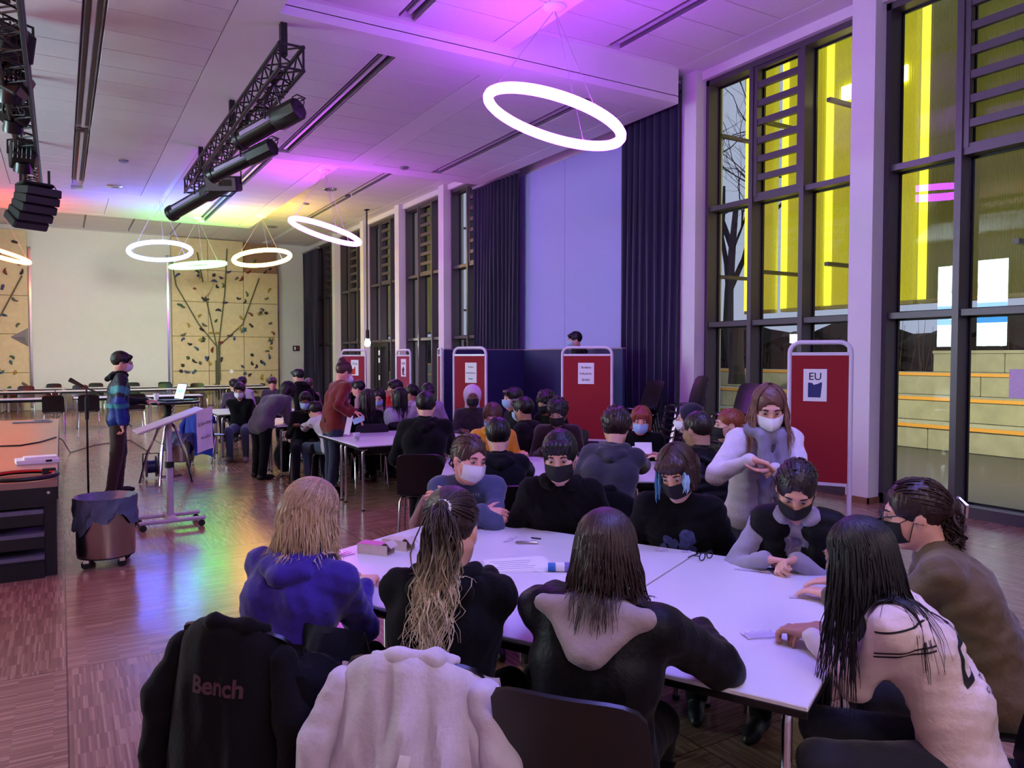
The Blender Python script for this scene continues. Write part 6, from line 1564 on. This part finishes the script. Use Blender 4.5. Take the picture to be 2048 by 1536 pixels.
k = p7; rg = np.random.default_rng(8); mb = MB(); cs = [(.05, .02, .05), (.035, -.035, .035), (-.05, .0, .028), (-.02, -.02, .03), (.0, -.07, .025), (-.07, -.04, .02), (.08, -.04, .02)]
for (x, y, r_) in cs:
    n = 11; mb.add([(x + r_ * (.7 + .5 * rg.random()) * math.cos(a), y + r_ * (.7 + .5 * rg.random()) * math.sin(a), 0) for a in np.linspace(0, 2 * math.pi, n, endpoint=False)], [tuple(range(n))])
m_ = bpy.data.meshes.new('print'); m_.from_pydata(mb.v, [], mb.f); decal(k, m_, k['sp1'] * .5 + k['sp2'] * .5 + k['fs'] * .2, -k['rs'], UP, mat('print_night_blue', (.22, .25, .42), .7, var=.6, scale=40))
# phone in the back pocket of the red sweater
k = p25; q = k['pel'] - k['fw'] * .125 + UP * .05 - k['O']; MB().bbox(tuple(q), (.075, .012, .05), .004, Matrix.Rotation(math.atan2(k['fw'][1], k['fw'][0]) - math.pi / 2, 3, 'Z')).build('belt_patch', mat('leather_brown', (.35, .2, .12), .6), k['root'])

# ================================================================== THINGS ON THE NEAR TABLE
ZT = .7392
def on(px, py): return onz(px, py, ZT)
def carton(label, px, py, rz, L=.17, W=.075, H=.05, pink=False):
    p = on(px, py); t = thing('paper_box', label, 'paper box', (p[0], p[1], ZT), rz, 'small paper boxes on the near table')
    m = mat('carton_cream', (.80, .74, .70), .8)
    MB().rng(-L / 2, L / 2, -W / 2, W / 2, 0, .002).build('bottom', m, t)
    for s in (-1, 1): MB().rng(-L / 2, L / 2, s * W / 2 - .001, s * W / 2 + .001, .002, H).build('side', m, t)
    MB().rng(-L / 2 - .001, -L / 2 + .001, -W / 2, W / 2, .002, H).build('end', m, t)
    MB().rng(-L / 2, L / 2 * .6, -W / 2, W / 2, H, H + .002).build('lid', mat('carton_pink', (.85, .42, .68), .7) if pink else m, t)
    G = np.zeros((5, 6, 3))
    for i in range(5):
        for j in range(6): G[i, j] = (L / 2 * .6 + j * .011, -W / 2 + W * i / 4, H + .015 * math.sin(j * .8))
    MB().sheet(G, .001).build('flap', m, t)
carton('open paper box with a pink top on the near table', 752, 1106, -.9, pink=True); carton('plain open paper box behind the pink-topped one', 797, 1097, -1.0, .15)
def lying(name, label, cat, px, py, rz): 
    p = on(px, py); return thing(name, label, cat, (p[0], p[1], ZT), rz)
t = lying('paper_stack', 'handwritten sheets in a pile in the middle of the near table', 'paper', 1035, 1132, -.35)
for j in range(4): MB().box((.012 * (j % 2), .008 * j, .001 + .0012 * j), (.297, .21, .001), Matrix.Rotation(.06 * (j - 1.5), 3, 'Z')).build('sheet', M_paper, t)
for j in range(5): MB().box((-.02, .07 - j * .032, .0056), (.2 - .03 * (j % 3), .004, .0003)).build('handwriting', mat('pen_grey', (.45, .42, .55), .8), t)
t = lying('glue_tube', 'white tube with blue cap and printed label beside the papers', 'tube', 1120, 1143, -.55); MX = Matrix.Rotation(math.pi / 2, 3, 'Y')
MB().lathe([(.019, -.02), (.021, -.015), (.021, .13), (.017, .135)], (0, 0, .021), 16, M=MX).build('tube_body', M_paper, t); MB().lathe([(.0195, -.055), (.0195, -.022)], (0, 0, .021), 16, M=MX).build('blue_cap', mat('cap_blue', (.12, .42, .72), .35), t); MB().lathe([(.0212, .02), (.0212, .07)], (0, 0, .021), 16, M=MX, cap=False).build('label_band', mat('label_violet', (.45, .42, .7), .7), t)
def pen(label, px, py, rz, L=.11, r_=.006, m=None):
    t = lying('pen', label, 'pen', px, py, rz); MB().lathe([(.003, -L / 2), (r_, -L / 2 + .012), (r_, L / 2 - .005), (r_ * .7, L / 2)], (0, 0, r_), 10, M=MX).build('barrel', m or M_black, t); MB().box((L * .3, 0, r_ * 2.1), (.03, .003, .002)).build('clip', M_chrome, t)
pen('grey silver pen lying beyond the papers', 1053, 1088, -.6, .12, .008, M_steel); pen('thin dark pen stub near the far edge', 1072, 1078, -1.0, .06, .004); pen('blue pen in front of the vest wearer', 1552, 1140, -.75, .08, .005, mat('pen_blue', (.2, .25, .6), .4))
t = lying('spectacles', 'black folded spectacles lying right of the dark gap', 'glasses', 1412, 1120, .2); mb = MB()
for s in (-1, 1): mb.tube([(s * .032 + .024 * math.cos(a), 0, .022 + .018 * math.sin(a)) for a in np.linspace(0, 2 * math.pi, 16, endpoint=False)], .0028, 6, closed=True)
mb.tube([(-.008, 0, .028), (.008, 0, .028)], .0025, 6); mb.build('rims', M_black, t)
for s in (-1, 1): MB().tube([(s * .058, 0, .028), (s * .03, .06, .016), (s * -.04, .075, .006)], .0025, 6).build('temple', M_black, t)
M_clear = mat('clear_film', (.86, .82, .95), .08, alpha=.42)
def film(label, px, py, rz, L, W, seed):
    t = lying('plastic_sleeve', label, 'plastic sleeve', px, py, rz); r_ = random.Random(seed); G = np.zeros((9, 5, 3))
    for i in range(9):
        for j in range(5): G[i, j] = ((i / 8 - .5) * L, (j / 4 - .5) * W, .004 + .004 * abs(math.sin(i * 1.3 + j + seed)))
    MB().sheet(G, .0006).build('film', M_clear, t); MB().box((-L * .45, 0, .006), (L * .06, W, .001)).build('white_end', M_paper, t)
film('clear plastic sleeve in front of the vest wearer', 1505, 1143, -1.0, .16, .022, 1); film('clear plastic sleeve left of the cream sweatshirt', 1618, 1198, -.75, .15, .02, 2); film('crumpled clear bag in front of the cream sweatshirt', 1520, 1272, -.35, .12, .06, 3); film('clear plastic sleeve near the far edge', 1022, 1080, .5, .13, .02, 4); film('small clear scrap behind the dark hair', 1322, 1102, -.4, .06, .03, 5); film('second small clear scrap near the dark gap', 1372, 1105, -.2, .05, .02, 6)
t = lying('clip_piece', 'small pale blue piece beside the ponytail wearer', 'small part', 990, 1214, 1.0); MB().bbox((0, 0, .006), (.04, .016, .012), .003).build('body', mat('pale_blue_plastic', (.45, .55, .75), .4), t); MB().bbox((.015, 0, .016), (.012, .016, .01), .002).build('tab', mat('pale_blue_plastic', (.45, .55, .75), .4), t)
t = lying('metal_ruler', 'thin metal strips on the table left of the pink-topped box', 'ruler', 690, 1112, .3)
for j in range(3): MB().box((0, .012 * j, .003 + .003 * j), (.12, .008, .002), Matrix.Rotation(.2 * j, 3, 'Z')).build('strip', M_steel, t)
# card and paper in the hands of others
q = dep(1283, 900, 6.75); t = thing('card', 'white folded card held by the orange-haired person', 'card', tuple(q), -.6); MB().box((0, 0, 0), (.16, .002, .10), Matrix.Rotation(-1.0, 3, 'X')).build('front', M_paper, t); MB().box((.02, .03, .02), (.15, .002, .10), Matrix.Rotation(-.6, 3, 'X')).build('back', M_paper, t)
q = dep(697, 845, 9.3); t = thing('mask_sheet', 'white strip and blue mask handed out by the person in red', 'paper', tuple(q), -.5); MB().box((0, 0, -.03), (.07, .003, .24), Matrix.Rotation(.2, 3, 'Y')).build('strip', M_paper, t); MB().bbox((.12, 0, .03), (.14, .004, .07), .002, Matrix.Rotation(-.4, 3, 'Y')).build('blue_mask', mat('mask_blue', MASKC['blue']), t)
# bags and bottle on the floor
def bag(label, x, y, rz, rgb, name, s=1.):
    t = thing('backpack', label, 'backpack', (x, y, 0), rz, 'bags on the floor'); F = Field(); F.ell((0, 0, .24 * s), (.16 * s, .11 * s, .24 * s), k=.04); F.ell((0, .10 * s, .16 * s), (.12 * s, .05 * s, .13 * s), k=.03)
    V, Q = F.mesh(.016, wave_disp(9, .008)); np_obj('sack', V, Q, cloth_mat(name, rgb), t)
    MB().tube([(-.04 * s, -.03, .47 * s), (-.03 * s, -.04, .53 * s), (.03 * s, -.04, .53 * s), (.04 * s, -.03, .47 * s)], .008, 6).build('handle', M_black, t)
    for q in (-1, 1): MB().tube([(q * .07 * s, -.09, .43 * s), (q * .09 * s, -.16, .25 * s), (q * .09 * s, -.10, .06 * s)], .012, 6, flat=.5).build('strap', M_black, t)
q = onz(862, 1020, .3); bag('grey backpack hanging low beside the blue-grey sweater', q[0], q[1], .4, (.16, .15, .2), 'grey_backpack', 1.15)
q = onz(570, 945, 0); bag('black backpack on the floor by the far table leg', q[0], q[1], -.3, (.05, .05, .06), 'black_backpack')
q = onz(822, 1018, 0); t = thing('bottle', 'pink drinking bottle standing on the floor by the chair leg', 'bottle', (q[0], q[1], 0)); MB().lathe([(.034, 0), (.038, .01), (.038, .15), (.028, .18)], n=16).build('bottle_body', mat('bottle_pink', (.62, .36, .44), .3), t); MB().lathe([(.028, .18), (.030, .185), (.030, .22)], n=16).build('cap', mat('bottle_cap_lilac', (.5, .45, .7), .4), t)
